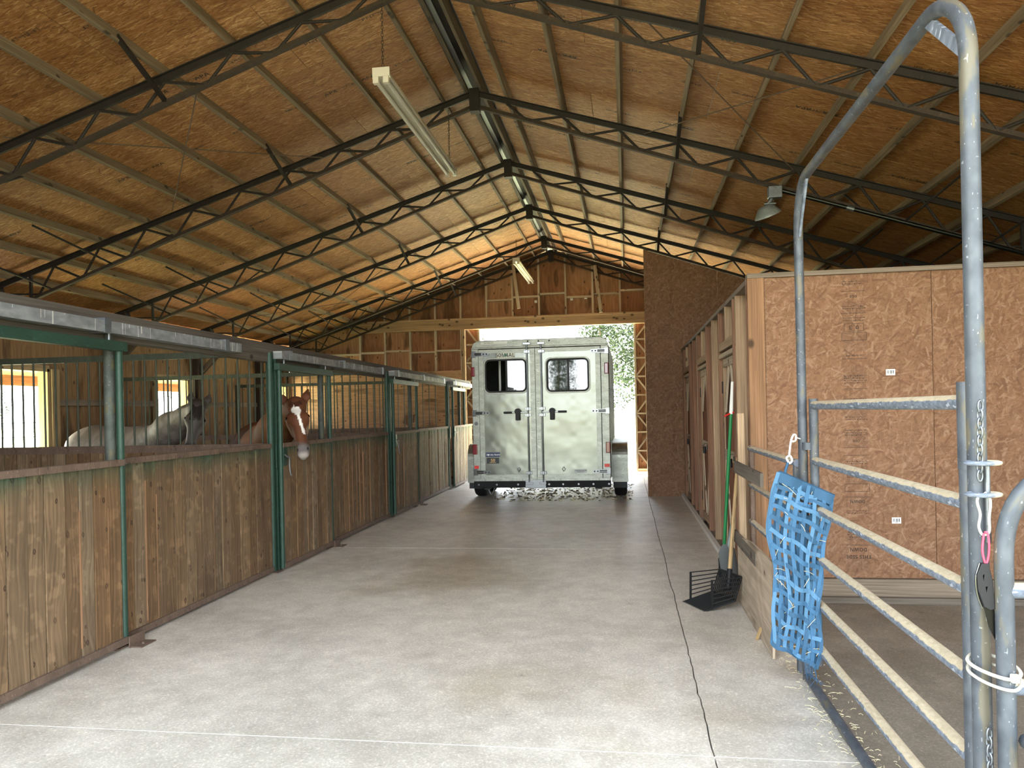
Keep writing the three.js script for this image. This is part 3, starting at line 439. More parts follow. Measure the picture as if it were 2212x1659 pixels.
// ---- tack-room wall along the aisle: open studs with three plank doors
{
  const w = struct('wall_tack', 'stud wall of the tack room along the right of the aisle', 'wall'), x = 0.95, xb = 1.045, top = 2.46;
  part('top_plate', bx(x, xb, top, 2.499, -13.19, -6.185, 'z'), M.studGrey, w); 
  const doors = [[-7.98, -7.0], [-10.3, -9.3], [-12.75, -11.75]], inDoor = (a, b) => doors.some(([p, q]) => b > p && a < q);
  let z = -6.18; const zs = []; while (z > -13.15) { zs.push(z); z -= 0.61; }
  for (const [a, b] of doors) zs.push(a - 0.03, b + 0.03);
  const ok = zs.filter((q) => !doors.some(([a, b]) => q > a - 0.02 && q < b + 0.02)).sort((a, b) => b - a).filter((q, i, A) => !i || A[i - 1] - q > 0.05);
  ok.forEach((q, i) => part('stud', bx(x, xb, 0.045, top, q - 0.02, q + 0.02), i % 3 === 1 ? M.stud : M.studRed, w));
  const segs = []; let a = -6.17; for (const [p, q] of doors) { segs.push([q, a]); a = p; } segs.push([-13.18, a]);
  for (const [p, q] of segs) { part('lining_panel', bx(xb, xb + 0.012, 0, top, p, q, 'y'), M.plyRed, w); part('sole_plate', bx(x, xb, 0, 0.045, p, q, 'z'), M.studGrey, w); }
  part('curb', bx(0.905, 0.948, 0.001, 0.05, -13.18, -6.75, 'z'), M.filler, w, 'low pale concrete curb at the foot of the studs');
  for (const [p, q] of doors) { part('header', bx(x, xb, 1.99, 2.03, p, q, 'z'), M.studPale, w); part('header', bx(x, xb, 2.06, 2.14, p, q, 'z'), M.stud, w); part('lining_panel', bx(xb, xb + 0.012, 2.03, top, p, q, 'y'), M.plyRed, w); part('cripple', bx(x, xb, 2.14, top, (p + q) / 2 - 0.02, (p + q) / 2 + 0.02), M.stud, w); }
  doors.forEach(([p, q], i) => {
    const d = struct('door_' + (i + 3), ['nearest tack room door with a steep A-shaped opening at the top', 'middle tack room door with a steep A-shaped opening at the top', 'farthest tack room door beside the dark partition'][i], 'door'), c = (p + q) / 2, X0 = x + 0.03, X1 = x + 0.065;
    part('panel', bx(X1, X1 + 0.012, 0.06, 1.96, p + 0.012, q - 0.012, 'y'), M.plyRed, d);
    for (const [u, v] of [[p + 0.012, p + 0.09], [q - 0.09, q - 0.012]]) part('stile', bx(X0, X1, 0.06, 1.98, u, v), M.stud, d);
    part('rail', bx(X0, X1, 0.98, 1.08, p + 0.09, q - 0.09, 'z'), M.studPale, d); part('rail', bx(X0, X1, 0.06, 0.16, p + 0.09, q - 0.09, 'z'), M.stud, d); part('rail', bx(X0, X1, 1.9, 1.98, p + 0.09, q - 0.09, 'z'), M.studPale, d);
    const bw = (q - p - 0.19) / 5; for (let k = 0; k < 5; k++) part('plank', bx(X1 - 0.022, X1 - 0.001, 0.16, 1.45, p + 0.095 + k * bw + 0.002, p + 0.095 + (k + 1) * bw - 0.002), M.plyRed, d);
    for (const s of [-1, 1]) part('brace', [bar(V(X0 + 0.01, 1.46, c + s * 0.36), V(X0 + 0.01, 1.9, c + s * 0.07), 0.02, 0.05, V(1, 0, 0))], M.studPale, d);
    for (const s of [-1, 1]) part('brace', [bar(V(X0 + 0.01, 0.16, c + s * 0.06), V(X0 + 0.01, 0.97, c + s * 0.34), 0.02, 0.045, V(1, 0, 0))], M.studPale, d);
    const h = part('latch', [bx(X0 - 0.02, X0, 1.0, 1.05, q - 0.16, q - 0.06), rod(V(X0 - 0.05, 1.03, q - 0.11), V(X0 - 0.05, 0.95, q - 0.11), 0.016)], M.black, d, 'black hasp and padlock'); part('handle', [pipe(smooth([V(X0 - 0.005, 1.06, q - 0.2), V(X0 - 0.04, 1.06, q - 0.21), V(X0 - 0.05, 0.96, q - 0.24), V(X0 - 0.01, 0.9, q - 0.26)], 14), 0.005, 6)], M.rust, d);
    for (const y of [0.35, 1.7]) part('hinge', bx(X0 - 0.006, X0, y - 0.06, y + 0.06, p - 0.02, p + 0.06), M.black, d);
  });
}
// ================================================================ horse stalls along the left
const FX = (z) => -3.35 - 0.012 * (-z - 3.6), TURN = 0.012;
const BROWN = lin('#977c5c'), GREYW = lin('#bfb4a0'), OVER = lin('#4d6f58');
// one upright board; z0 nearer the camera than z1 (both local, negative away)
function stallBoard(z0, z1, y0, y1, x0, x1, sprayTop) {
  const W = Math.abs(z1 - z0), g = new THREE.BoxGeometry(x1 - x0, y1 - y0, W - 0.011, 1, 14, 1); g.translate((x0 + x1) / 2, (y0 + y1) / 2, (z0 + z1) / 2); metreUV(g, 'y');
  const k = rr(0.74, 1.08), warm = rr(0.0, 0.06), gr = clamp(rr(-0.1, 0.45)), c = BROWN.map((v, i) => mix(v, GREYW[i], gr) * k * (1 + (i === 0 ? warm : i === 2 ? -warm : 0)));
  const sp = sprayTop * rr(0.6, 1), ed = rr(0.05, 0.12);
  return tinted(g, (x, y) => { const t = sp * sstep(y1 - ed - 0.05, y1 - 0.01, y); return c.map((v, i) => mix(v, OVER[i] * 0.9, t)); });
}
function boards(t, L, x0, x1, y0, y1, spray) { const n = Math.round(L / 0.138); let z = 0; const w = Array.from({ length: n }, () => rr(0.8, 1.2)), s = w.reduce((a, b) => a + b, 0); for (const q of w) { const d = q / s * L; part('board', stallBoard(-z, -z - d, y0, y1, x0, x1 + rr(-0.006, 0.005), spray), M.stall, t); if (rnd() < 0.4 && z > 0) part('pale_edge', bx(x0, x1 + 0.004, y0 + rr(0, 0.1), y1 - rr(0.05, 0.3), -z - 0.0025, -z + 0.0035), M.studWarm, t); z += d; } }
// sliding yoke door: board half-door in a pipe frame that runs up to a hanger bar
function stallDoor(zn, zf, label, latch = true) {
  const L = zn - zf, t = thing('stall_door', label, 'stall door', [FX(zn) + 0.068, 0, zn], TURN, 'sliding stall doors'), H = 1.22;
  boards(t, L - 0.1, -0.02, 0.015, 0.07, H - 0.02, 1); for (const c of t.children) c.position.z = -0.05;
  for (const z of [-0.025, -L + 0.025]) part('frame_pipe', rod(V(0, 0.03, z), V(0, 1.98, z), 0.024, 12), M.green, t);
  part('top_rail', bx(-0.025, 0.03, H - 0.02, H + 0.02, -L + 0.03, -0.03, 'z'), M.rust, t); part('bottom_rail', bx(-0.025, 0.03, 0.03, 0.075, -L + 0.03, -0.03, 'z'), M.rust, t);
  part('hanger_bar', rbx(-0.03, 0.03, 1.95, 2.015, -L - 0.03, 0.03, 0.006), M.green, t);
  for (const z of [-0.14, -L + 0.12]) { const h = part('trolley', [rod(V(0, 2.015, z), V(0, 2.1, z), 0.01), rod(V(-0.015, 2.1, z), V(0.015, 2.1, z), 0.022)], M.galvPlain, t); }
  if (latch) { const p = part('latch', [bx(0.026, 0.034, 1.02, 1.2, -0.1, -0.02)], M.green, t); part('latch_hook', [pipe(smooth([V(0.04, 1.13, -0.03), V(0.05, 1.11, -0.05), V(0.055, 1.1, -0.1), V(0.05, 1.09, -0.11), V(0.05, 0.96, -0.12), V(0.055, 0.92, -0.13), V(0.05, 0.93, -0.15)], 26), 0.007, 6)], M.galvPlain, p); }
  return t;
}
function stallFront(zn, zf, label) {
  const L = zn - zf, t = thing('stall_front_panel', label, 'stall panel', [FX(zn), 0, zn], TURN, 'fixed stall front panels'), H = 1.22;
  boards(t, L, -0.02, 0.015, 0.06, H - 0.02, 1);
  part('top_rail', bx(-0.03, 0.028, H - 0.02, H + 0.022, -L, 0, 'z'), M.rust, t); part('bottom_rail', bx(-0.03, 0.028, 0.02, 0.065, -L, 0, 'z'), M.rust, t);
  return t;
}
function stallPost(z, label, twin, plate) {
  const t = thing('stall_post', label, 'post', [FX(z), 0, z], TURN, 'green stall posts');
  part('pipe', rod(V(-0.005, 0, 0), V(-0.005, 2.12, 0), 0.034, 14), twin ? M.green : M.greenRust, t);
  part('foot_plate', bx(-0.07, 0.07, 0, 0.01, -0.07, 0.07), M.rust, t);
  if (twin) { part('channel', [bx(-0.03, 0.03, 0, 2.1, -0.075, -0.065), bx(0.022, 0.03, 0, 2.1, -0.1, -0.07), bx(-0.03, -0.022, 0, 2.1, -0.1, -0.07)], M.green, t); }
  if (plate) part('strike_plate', bx(0.03, 0.045, 1.0, 1.22, -0.1, -0.02), M.green, t);
}
const P1 = -6.9, P2 = -10.66, P3 = -14.6;
stallDoor(-3.1, -4.585, 'nearest sliding stall door with brown boards at the left edge of the view');
stallPost(-4.56, 'rusty green pipe post behind the nearest stall door edge', false);
stallFront(-4.6, -6.85, 'brown boarded stall front panel between the two nearest posts');
stallPost(P1, 'green stall post left of the chestnut horse', true, true);
stallDoor(-6.93, -8.265, 'sliding stall door with the chestnut horse looking over it');
stallPost(-8.17, 'green pipe post right of the chestnut horse', false);
stallFront(-8.28, -10.61, 'boarded stall front panel right of the chestnut horse');
stallPost(P2, 'dark green stall post between the second and third stall doors', true, true);
stallDoor(-10.7, -12.07, 'third sliding stall door in front of the broken plywood');
stallPost(-11.9, 'green pipe post behind the third stall door', false);
stallFront(-12.09, -14.55, 'boarded stall front panel before the last stall door');
stallPost(P3, 'dark green stall post beside the last stall door', true, true);
stallDoor(-14.77, -15.97, 'last sliding stall door beside the trailer');
stallPost(-15.78, 'green pipe post behind the last stall door', false);
stallFront(-16.0, -17.1, 'last stall front panel half hidden by the trailer');
{ // beam and door track
  const b = thing('stall_beam', 'long grey timber beam over the stall fronts', 'beam', [FX(-1.2), 0, -1.2], TURN); part('timber', bx(-0.1, 0.0, 2.1, 2.21, -15.9, 0, 'z'), M.beamWood, b); part('ledger', bx(-0.1, -0.005, 2.03, 2.1, -15.9, 0, 'z'), M.beamWood, b);
  const tr = [[-1.2, -6.15, 'nearest steel door track streaked with white bird droppings'], [-6.95, -10.2, 'second steel door track above the chestnut horse'], [-10.72, -14.1, 'third steel door track above the third stall door'], [-14.75, -17.05, 'last steel door track next to the trailer']];
  for (const [a, c, l] of tr) { const t = thing('door_track', l, 'track', [FX(a), 0, a], TURN, 'sliding door tracks'), n = a - c; const g = mergeGeometries([bx(0.012, 0.105, 2.06, 2.135, -n, 0, 'z')].map((q) => { const p = q.attributes.position, uv = q.attributes.uv; for (let i = 0; i < p.count; i++) uv.setXY(i, p.getZ(i), (p.getY(i) - 2.0)); return q; })); part('box_rail', g, M.beam, t); for (let z = -0.2; z > -n; z -= 1.5) part('bracket', [bx(-0.001, 0.112, 2.055, 2.15, z - 0.03, z + 0.03)], M.galvPlain, t); }
  for (const [z, l] of [[-4.66, 'small steel floor guide at the end of the nearest stall door'], [-8.33, 'small steel floor guide at the second stall door'], [-12.13, 'small steel floor guide at the third stall door']]) { const t = thing('floor_guide', l, 'floor guide', [FX(z) + 0.068, 0, z], TURN, 'door guides on the floor'); part('plate', [bx(0.035, 0.043, 0, 0.075, -0.05, 0.11), bx(0.035, 0.12, 0, 0.008, -0.06, 0.1)], M.rust, t); part('bolt', [rod(V(0.085, 0.004, 0.03), V(0.085, 0.02, 0.03), 0.01)], M.rust, t); }
}
// partitions across the stalls: boarded below, barred above
[[-7.07, 'nearest stall partition with bars in front of the grey horse'], [-10.86, 'second stall partition with bars behind the horses'], [-14.5, 'farthest stall partition with thin bars']].forEach(([z, l]) => {
  const x1 = FX(z) - 0.06, x0 = XL + 0.16, t = thing('stall_partition', l, 'partition', [x0, 0, z], 0, 'barred stall partitions'), L = x1 - x0;
  const n = Math.round(L / 0.14), d = L / n; for (let k = 0; k < n; k++) { const g = stallBoard(0, -d, 0.04, 1.16, -0.018, 0.018, 0); g.rotateY(-Math.PI / 2); g.translate(k * d + d, 0, 0); g.translate(-d / 1 + 0.0, 0, 0); part('board', g, M.stall, t); }
  part('middle_rail', bx(0, L, 1.16, 1.235, -0.025, 0.025, 'x'), M.rust, t); part('top_rail', bx(0, L, 2.1, 2.16, -0.022, 0.022, 'x'), M.bar, t); part('end_post', bx(-0.03, 0.03, 0, 2.16, -0.03, 0.03), M.bar, t);
  for (let x = 0.12; x < L - 0.03; x += 0.126) part('bar', rod(V(x, 1.235, 0), V(x, 2.1, 0), 0.0095, 8), M.bar, t);
});
// ================================================================ horses
function surfaceNets(sdf, lo, hi, h) {
  const nx = Math.ceil((hi[0] - lo[0]) / h) + 1, ny = Math.ceil((hi[1] - lo[1]) / h) + 1, nz = Math.ceil((hi[2] - lo[2]) / h) + 1, F = new Float32Array(nx * ny * nz), at = (i, j, k) => (k * ny + j) * nx + i;
  const C = 6;                                              // coarse skip: leave blocks that are far from the surface
  for (let k0 = 0; k0 < nz; k0 += C) for (let j0 = 0; j0 < ny; j0 += C) for (let i0 = 0; i0 < nx; i0 += C) {
    const d = sdf(lo[0] + (i0 + C / 2) * h, lo[1] + (j0 + C / 2) * h, lo[2] + (k0 + C / 2) * h), far = Math.abs(d) > h * C * 1.3 + 0.05;
    for (let k = k0; k < Math.min(nz, k0 + C); k++) for (let j = j0; j < Math.min(ny, j0 + C); j++) for (let i = i0; i < Math.min(nx, i0 + C); i++) F[at(i, j, k)] = far ? d : sdf(lo[0] + i * h, lo[1] + j * h, lo[2] + k * h);
  }
  const id = new Int32Array(nx * ny * nz).fill(-1), pos = [], idx = [];
  for (let k = 0; k < nz - 1; k++) for (let j = 0; j < ny - 1; j++) for (let i = 0; i < nx - 1; i++) {
    let m = 0; const v = []; for (let c = 0; c < 8; c++) { const q = F[at(i + (c & 1), j + (c >> 1 & 1), k + (c >> 2))]; v.push(q); if (q < 0) m |= 1 << c; } if (!m || m === 255) continue;
    let n = 0, X = 0, Y = 0, Z = 0; for (let a = 0; a < 8; a++) for (const b of [a | 1, a | 2, a | 4]) if (b !== a && (v[a] < 0) !== (v[b] < 0)) { const t = v[a] / (v[a] - v[b]); X += mix(a & 1, b & 1, t); Y += mix(a >> 1 & 1, b >> 1 & 1, t); Z += mix(a >> 2, b >> 2, t); n++; }
    id[at(i, j, k)] = pos.length / 3; pos.push(lo[0] + (i + X / n) * h, lo[1] + (j + Y / n) * h, lo[2] + (k + Z / n) * h);
  }
  for (let k = 1; k < nz - 1; k++) for (let j = 1; j < ny - 1; j++) for (let i = 1; i < nx - 1; i++) {
    const a = F[at(i, j, k)] < 0; for (let d = 0; d < 3; d++) {
      const b = F[at(i + (d === 0), j + (d === 1), k + (d === 2))] < 0; if (a === b) continue;
      const [p, q] = d === 0 ? [[0, 1, 0], [0, 0, 1]] : d === 1 ? [[0, 0, 1], [1, 0, 0]] : [[1, 0, 0], [0, 1, 0]], g = (s, t) => id[at(i - s * p[0] - t * q[0], j - s * p[1] - t * q[1], k - s * p[2] - t * q[2])];
      const A = g(0, 0), B = g(1, 0), D = g(1, 1), E = g(0, 1); if (A < 0 || B < 0 || D < 0 || E < 0) continue; a ? idx.push(A, B, D, A, D, E) : idx.push(A, D, B, A, E, D);
    }
  }
  const nor = new Float32Array(pos.length), e = h * 0.6; for (let i = 0; i < pos.length; i += 3) { const [x, y, z] = [pos[i], pos[i + 1], pos[i + 2]], n = V(sdf(x + e, y, z) - sdf(x - e, y, z), sdf(x, y + e, z) - sdf(x, y - e, z), sdf(x, y, z + e) - sdf(x, y, z - e)).normalize(); nor[i] = n.x; nor[i + 1] = n.y; nor[i + 2] = n.z; }
  const g = new THREE.BufferGeometry(); g.setAttribute('position', new THREE.Float32BufferAttribute(pos, 3)); g.setAttribute('normal', new THREE.BufferAttribute(nor, 3)); g.setIndex(idx); g.setAttribute('uv', new THREE.BufferAttribute(new Float32Array(pos.length / 3 * 2), 2)); return g;
}
// bones: [a, ra, b, rb, blend]; one smooth skin over all of them
function skin(bones) {
  const B = bones.map(([a, ra, b, rb, k = 0.06, n, q]) => { const d = [b[0] - a[0], b[1] - a[1], b[2] - a[2]]; return { a, d, l: Math.max(1e-6, d[0] * d[0] + d[1] * d[1] + d[2] * d[2]), ra, rb, k, n, q }; });
  return (x, y, z) => { let D = 1e3; for (const { a, d, l, ra, rb, k, n, q } of B) { let px = x - a[0], py = y - a[1], pz = z - a[2]; if (n) { const s = (px * n[0] + py * n[1] + pz * n[2]) * (q - 1); px += n[0] * s; py += n[1] * s; pz += n[2] * s; } const t = clamp((px * d[0] + py * d[1] + pz * d[2]) / l), r = Math.hypot(px - d[0] * t, py - d[1] * t, pz - d[2] * t) - (ra + (rb - ra) * t), h = Math.max(0, k - Math.abs(D - r)) / k; D = Math.min(D, r) - h * h * k * 0.25; } return D; };
}
// body axes: f forward, r to the horse's right (level); origin on the ground under the barrel
function horse(label, O, F, neckBase, poll, muzzle, paint, coatRough, hair, lookRight, earTurn) {
  const f = V(F[0], 0, F[1]).normalize(), r = V(-f.z, 0, f.x);
  const P = (a, y, s) => [O[0] + f.x * a + r.x * s, y, O[1] + f.z * a + r.z * s], v3 = (p) => V(...p), pl = v3(poll), mz = v3(muzzle), hd = mz.clone().sub(pl), HL = hd.length(); hd.normalize();
  const hr = v3(lookRight).addScaledVector(hd, -v3(lookRight).dot(hd)).normalize(), hf = new THREE.Vector3().crossVectors(hr, hd).normalize();   // hr: head's left-right, hf: out of the face
  if (hf.z < 0) hf.negate();
  const Hd = (t, out, side) => { const p = pl.clone().addScaledVector(hd, t * HL).addScaledVector(hf, out).addScaledVector(hr, side); return [p.x, p.y, p.z]; };
  const bones = [
    [P(-0.52, 1.13, 0.1), 0.235, P(-0.1, 1.06, 0.06), 0.25, 0.12], [P(-0.52, 1.13, -0.1), 0.235, P(-0.1, 1.06, -0.06), 0.25, 0.12], [P(-0.4, 1.2, 0), 0.23, P(0.05, 1.05, 0), 0.29, 0.12], [P(0.05, 1.05, 0), 0.29, P(0.45, 1.08, 0), 0.26, 0.12], [P(0.3, 1.3, 0), 0.1, P(0.05, 1.24, 0), 0.12, 0.15], [P(0.5, 1.0, 0), 0.2, P(0.52, 1.12, 0), 0.19, 0.1],
    [P(0.42, 1.12, 0), 0.24, neckBase, 0.185, 0.14], [neckBase, 0.18, poll, 0.105, 0.12],
    [P(-0.7, 1.24, 0), 0.06, P(-0.82, 0.95, 0), 0.05, 0.06], [P(-0.82, 0.95, 0), 0.055, P(-0.82, 0.42, 0), 0.025, 0.04],
  ];
  for (const s of [-1, 1]) {
    bones.push([P(-0.52, 1.0, s * 0.14), 0.18, P(-0.42, 0.76, s * 0.16), 0.125, 0.1], [P(-0.42, 0.76, s * 0.16), 0.12, P(-0.64, 0.5, s * 0.14), 0.062, 0.07], [P(-0.64, 0.5, s * 0.14), 0.056, P(-0.6, 0.16, s * 0.14), 0.04, 0.04], [P(-0.6, 0.16, s * 0.14), 0.042, P(-0.55, 0.045, s * 0.14), 0.055, 0.03]);
    const w = s * 0.03; bones.push([P(0.42, 0.98, s * 0.13), 0.15, P(0.4, 0.74, s * 0.13), 0.085, 0.09], [P(0.4, 0.74, s * 0.13), 0.08, P(0.42 + w, 0.44, s * 0.12), 0.052, 0.05], [P(0.42 + w, 0.44, s * 0.12), 0.05, P(0.42 + w, 0.15, s * 0.12), 0.038, 0.04], [P(0.42 + w, 0.15, s * 0.12), 0.042, P(0.46 + w, 0.045, s * 0.12), 0.053, 0.03]);
  }
  // head: brow, face, jaw, muzzle, lips, ears
  bones.push([Hd(0, -0.01, 0), 0.09, Hd(0.3, 0.02, 0), 0.088, 0.06], [Hd(0.3, 0.0, 0.045), 0.072, Hd(0.3, 0.0, -0.045), 0.072, 0.05], [Hd(0.3, 0.015, 0), 0.082, Hd(0.82, 0.01, 0), 0.055, 0.05], [Hd(0.22, -0.11, 0.035), 0.085, Hd(0.42, -0.1, 0.03), 0.06, 0.05], [Hd(0.22, -0.11, -0.035), 0.085, Hd(0.42, -0.1, -0.03), 0.06, 0.05], [Hd(0.42, -0.07, 0), 0.065, Hd(0.85, -0.045, 0), 0.045, 0.05], [Hd(0.86, 0.0, 0.02), 0.056, Hd(0.86, 0.0, -0.02), 0.056, 0.04], [Hd(0.95, -0.01, 0.012), 0.045, Hd(0.95, -0.01, -0.012), 0.045, 0.035], [Hd(0.96, -0.05, 0), 0.033, Hd(0.88, -0.06, 0), 0.033, 0.03]);
  for (const s of [-1, 1]) { bones.push([Hd(0.25, 0.045, s * 0.085), 0.026, Hd(0.31, 0.05, s * 0.09), 0.022, 0.03]); const e0 = Hd(0.0, 0.0, s * 0.062), e1 = Hd(-0.19, 0.005, s * (0.088 + earTurn)), e2 = Hd(-0.35, 0.0, s * (0.09 + earTurn * 2)), n = [hf.x, hf.y, hf.z]; bones.push([e0, 0.028, e1, 0.047, 0.025, n, 1.9], [e1, 0.047, e2, 0.008, 0.02, n, 1.9]); }
  const sdf = skin(bones), pts = bones.flatMap((b) => [b[0], b[2]]), lo = [0, 1, 2].map((i) => Math.min(...pts.map((p) => p[i])) - 0.34), hi = [0, 1, 2].map((i) => Math.max(...pts.map((p) => p[i])) + 0.34); lo[1] = -0.02; hi[1] = Math.max(...pts.map((p) => p[1])) + 0.08;
  const body = surfaceNets(sdf, lo, hi, 0.0125);
  const uvw = (x, y, z) => { const q = V(x, y, z).sub(pl); return [q.dot(hd) / HL, q.dot(hf), q.dot(hr)]; };
  tinted(body, (x, y, z) => { const q = V(x - O[0], 0, z - O[1]); return paint(q.dot(f), y, q.dot(r), uvw(x, y, z), x, y, z); });
  const t = thing('horse', label, 'horse'); const bm = part('body', body, mat({ vertexColors: true, roughness: coatRough }), t);
  for (const s of [-1, 1]) { const g = new THREE.SphereGeometry(0.021, 12, 10); g.translate(...Hd(0.285, 0.05, s * 0.104)); part('eye', g, mat({ color: '#0e0b09', roughness: 0.12 }), t); const c = new THREE.SphereGeometry(0.014, 10, 8); c.scale(1, 1.3, 1); c.translate(...Hd(0.9, 0.035, s * 0.047)); part('nostril', c, mat({ color: '#141112', roughness: 0.8 }), t); }
  // mane and forelock: strands hanging from the crest
  const crest = v3(neckBase).add(V(0, 0.185, 0)), top = pl.clone().add(V(0, 0.115, 0)).addScaledVector(hf, -0.05), M_ = [];
  for (let k = 0; k < 130; k++) { const u = rnd(), a = crest.clone().lerp(top, u).add(V(0, -0.03 + 0.035 * Math.sin(u * 3), 0)), sd = rnd() < 0.75 ? 1 : -1, dx = new THREE.Vector3().crossVectors(top.clone().sub(crest).normalize(), V(0, 1, 0)).normalize().multiplyScalar(sd), L = rr(0.1, 0.2); M_.push(pipe([a.clone().addScaledVector(dx, -0.01), a.clone().addScaledVector(dx, 0.05 + 0.03 * rnd()).add(V(0, -0.02, 0)), a.clone().addScaledVector(dx, 0.1).add(V(rr(-0.02, 0.02), -L, 0)), ], (q) => 0.02 * (1 - q * 0.8), 5)); }
  part('mane', M_, mat({ color: hair, roughness: 0.8 }), t);
  const fl = []; for (let k = 0; k < 34; k++) { const s = rr(-0.05, 0.05), lk = earTurn > 0.02 ? 0.4 : 1; fl.push(pipe([V(...Hd(-0.12, 0.05, s * 0.5)), V(...Hd(0.02, 0.098, s)), V(...Hd(0.14 * lk, 0.112, s * 1.2)), V(...Hd(rr(0.2, 0.34) * lk, 0.112, s * 1.3))], (q) => 0.015 * (1 - q * 0.75), 5)); } part('forelock', fl, mat({ color: hair, roughness: 0.8 }), t);
  return t;
}
const DAPPLE = lin('#6b6358'), PALE = lin('#9d9488'), SMOKE = lin('#3e3730'), COAL = lin('#1f1b1a'), CHEST = lin('#6b3d22'), CHESTD = lin('#442412'), CHESTL = lin('#8f6238'), MUZ = lin('#5b5350'), SNOW = lin('#ece6de');
const m3 = (a, b, t) => a.map((v, i) => mix(v, b[i], clamp(t)));
horse('dappled grey horse standing side-on with its face turned to the bars', [-6.62, -9.22], [1, 0.08], [-5.78, 1.38, -9.0], [-5.24, 1.63, -8.72], [-5.24, 1.06, -8.5], (a, y, s, [t, o, d], X, Y, Z) => {
  const n = fbm(X * 14 + 50, Y * 14 + Z * 9, 999, 999, 3, 5); let c = m3(DAPPLE, PALE, 0.15 + 0.6 * sstep(0.3, 0.75, n)); if (a < -0.45) c = m3(c, PALE, sstep(-0.45, -0.7, a)); c = m3(c, SMOKE, 0.7 * sstep(0.62, 0.35, y));
  if (t > -0.45 && Math.abs(d) < 0.2 && o > -0.2 && y > 0.9 && a > 0.75) { c = m3(PALE, SMOKE, 0.85 * sstep(0.0, 0.07, o)); c = m3(c, COAL, sstep(0.74, 0.86, t)); if (t < 0.02) c = m3(c, SMOKE, 0.9); }
  return y < 0.1 ? COAL : c;
}, 0.6, '#2b2320', [0.9, 0, -0.44], 0.01);
horse('chestnut horse with a white blaze hanging its head over the stall door', [-4.42, -8.72], [0.5, 0.86], [-3.85, 1.36, -7.98], [-3.46, 1.60, -7.62], [-3.25, 1.09, -7.32], (a, y, s, [t, o, d], X, Y, Z) => {
  const n = fbm(X * 9 + 50, Y * 9 + Z * 6, 999, 999, 3, 8); let c = m3(CHEST, CHESTD, sstep(0.4, 0.7, n)); if (a > 0.2) c = m3(c, CHESTL, 0.5 * sstep(0.2, 0.5, a));
  if (t > -0.5 && o > -0.2 && Math.abs(d) < 0.2 && a > 0.7) {
    c = m3(CHEST, CHESTD, 0.35); c = m3(c, CHESTL, 0.6 * sstep(0.02, -0.06, o)); c = m3(c, MUZ, sstep(0.76, 0.86, t)); if (t > 0.9) c = m3(c, lin('#9a918a'), sstep(0.93, 1.0, t));
    const path = mix(-0.01, 0.042, clamp((t - 0.14) / 0.5)), w = t < 0.28 ? mix(0.014, 0.045, sstep(0.08, 0.15, t)) * mix(1, 0.55, sstep(0.2, 0.28, t)) : mix(0.014, 0.016, t); if (o > 0.0 && t > 0.08 && t < 0.64 && Math.abs(d - path) < w) c = SNOW;
  }
  return y < 0.1 ? COAL : c;
}, 0.7, '#4a2412', [0.93, 0, -0.37], 0.035);
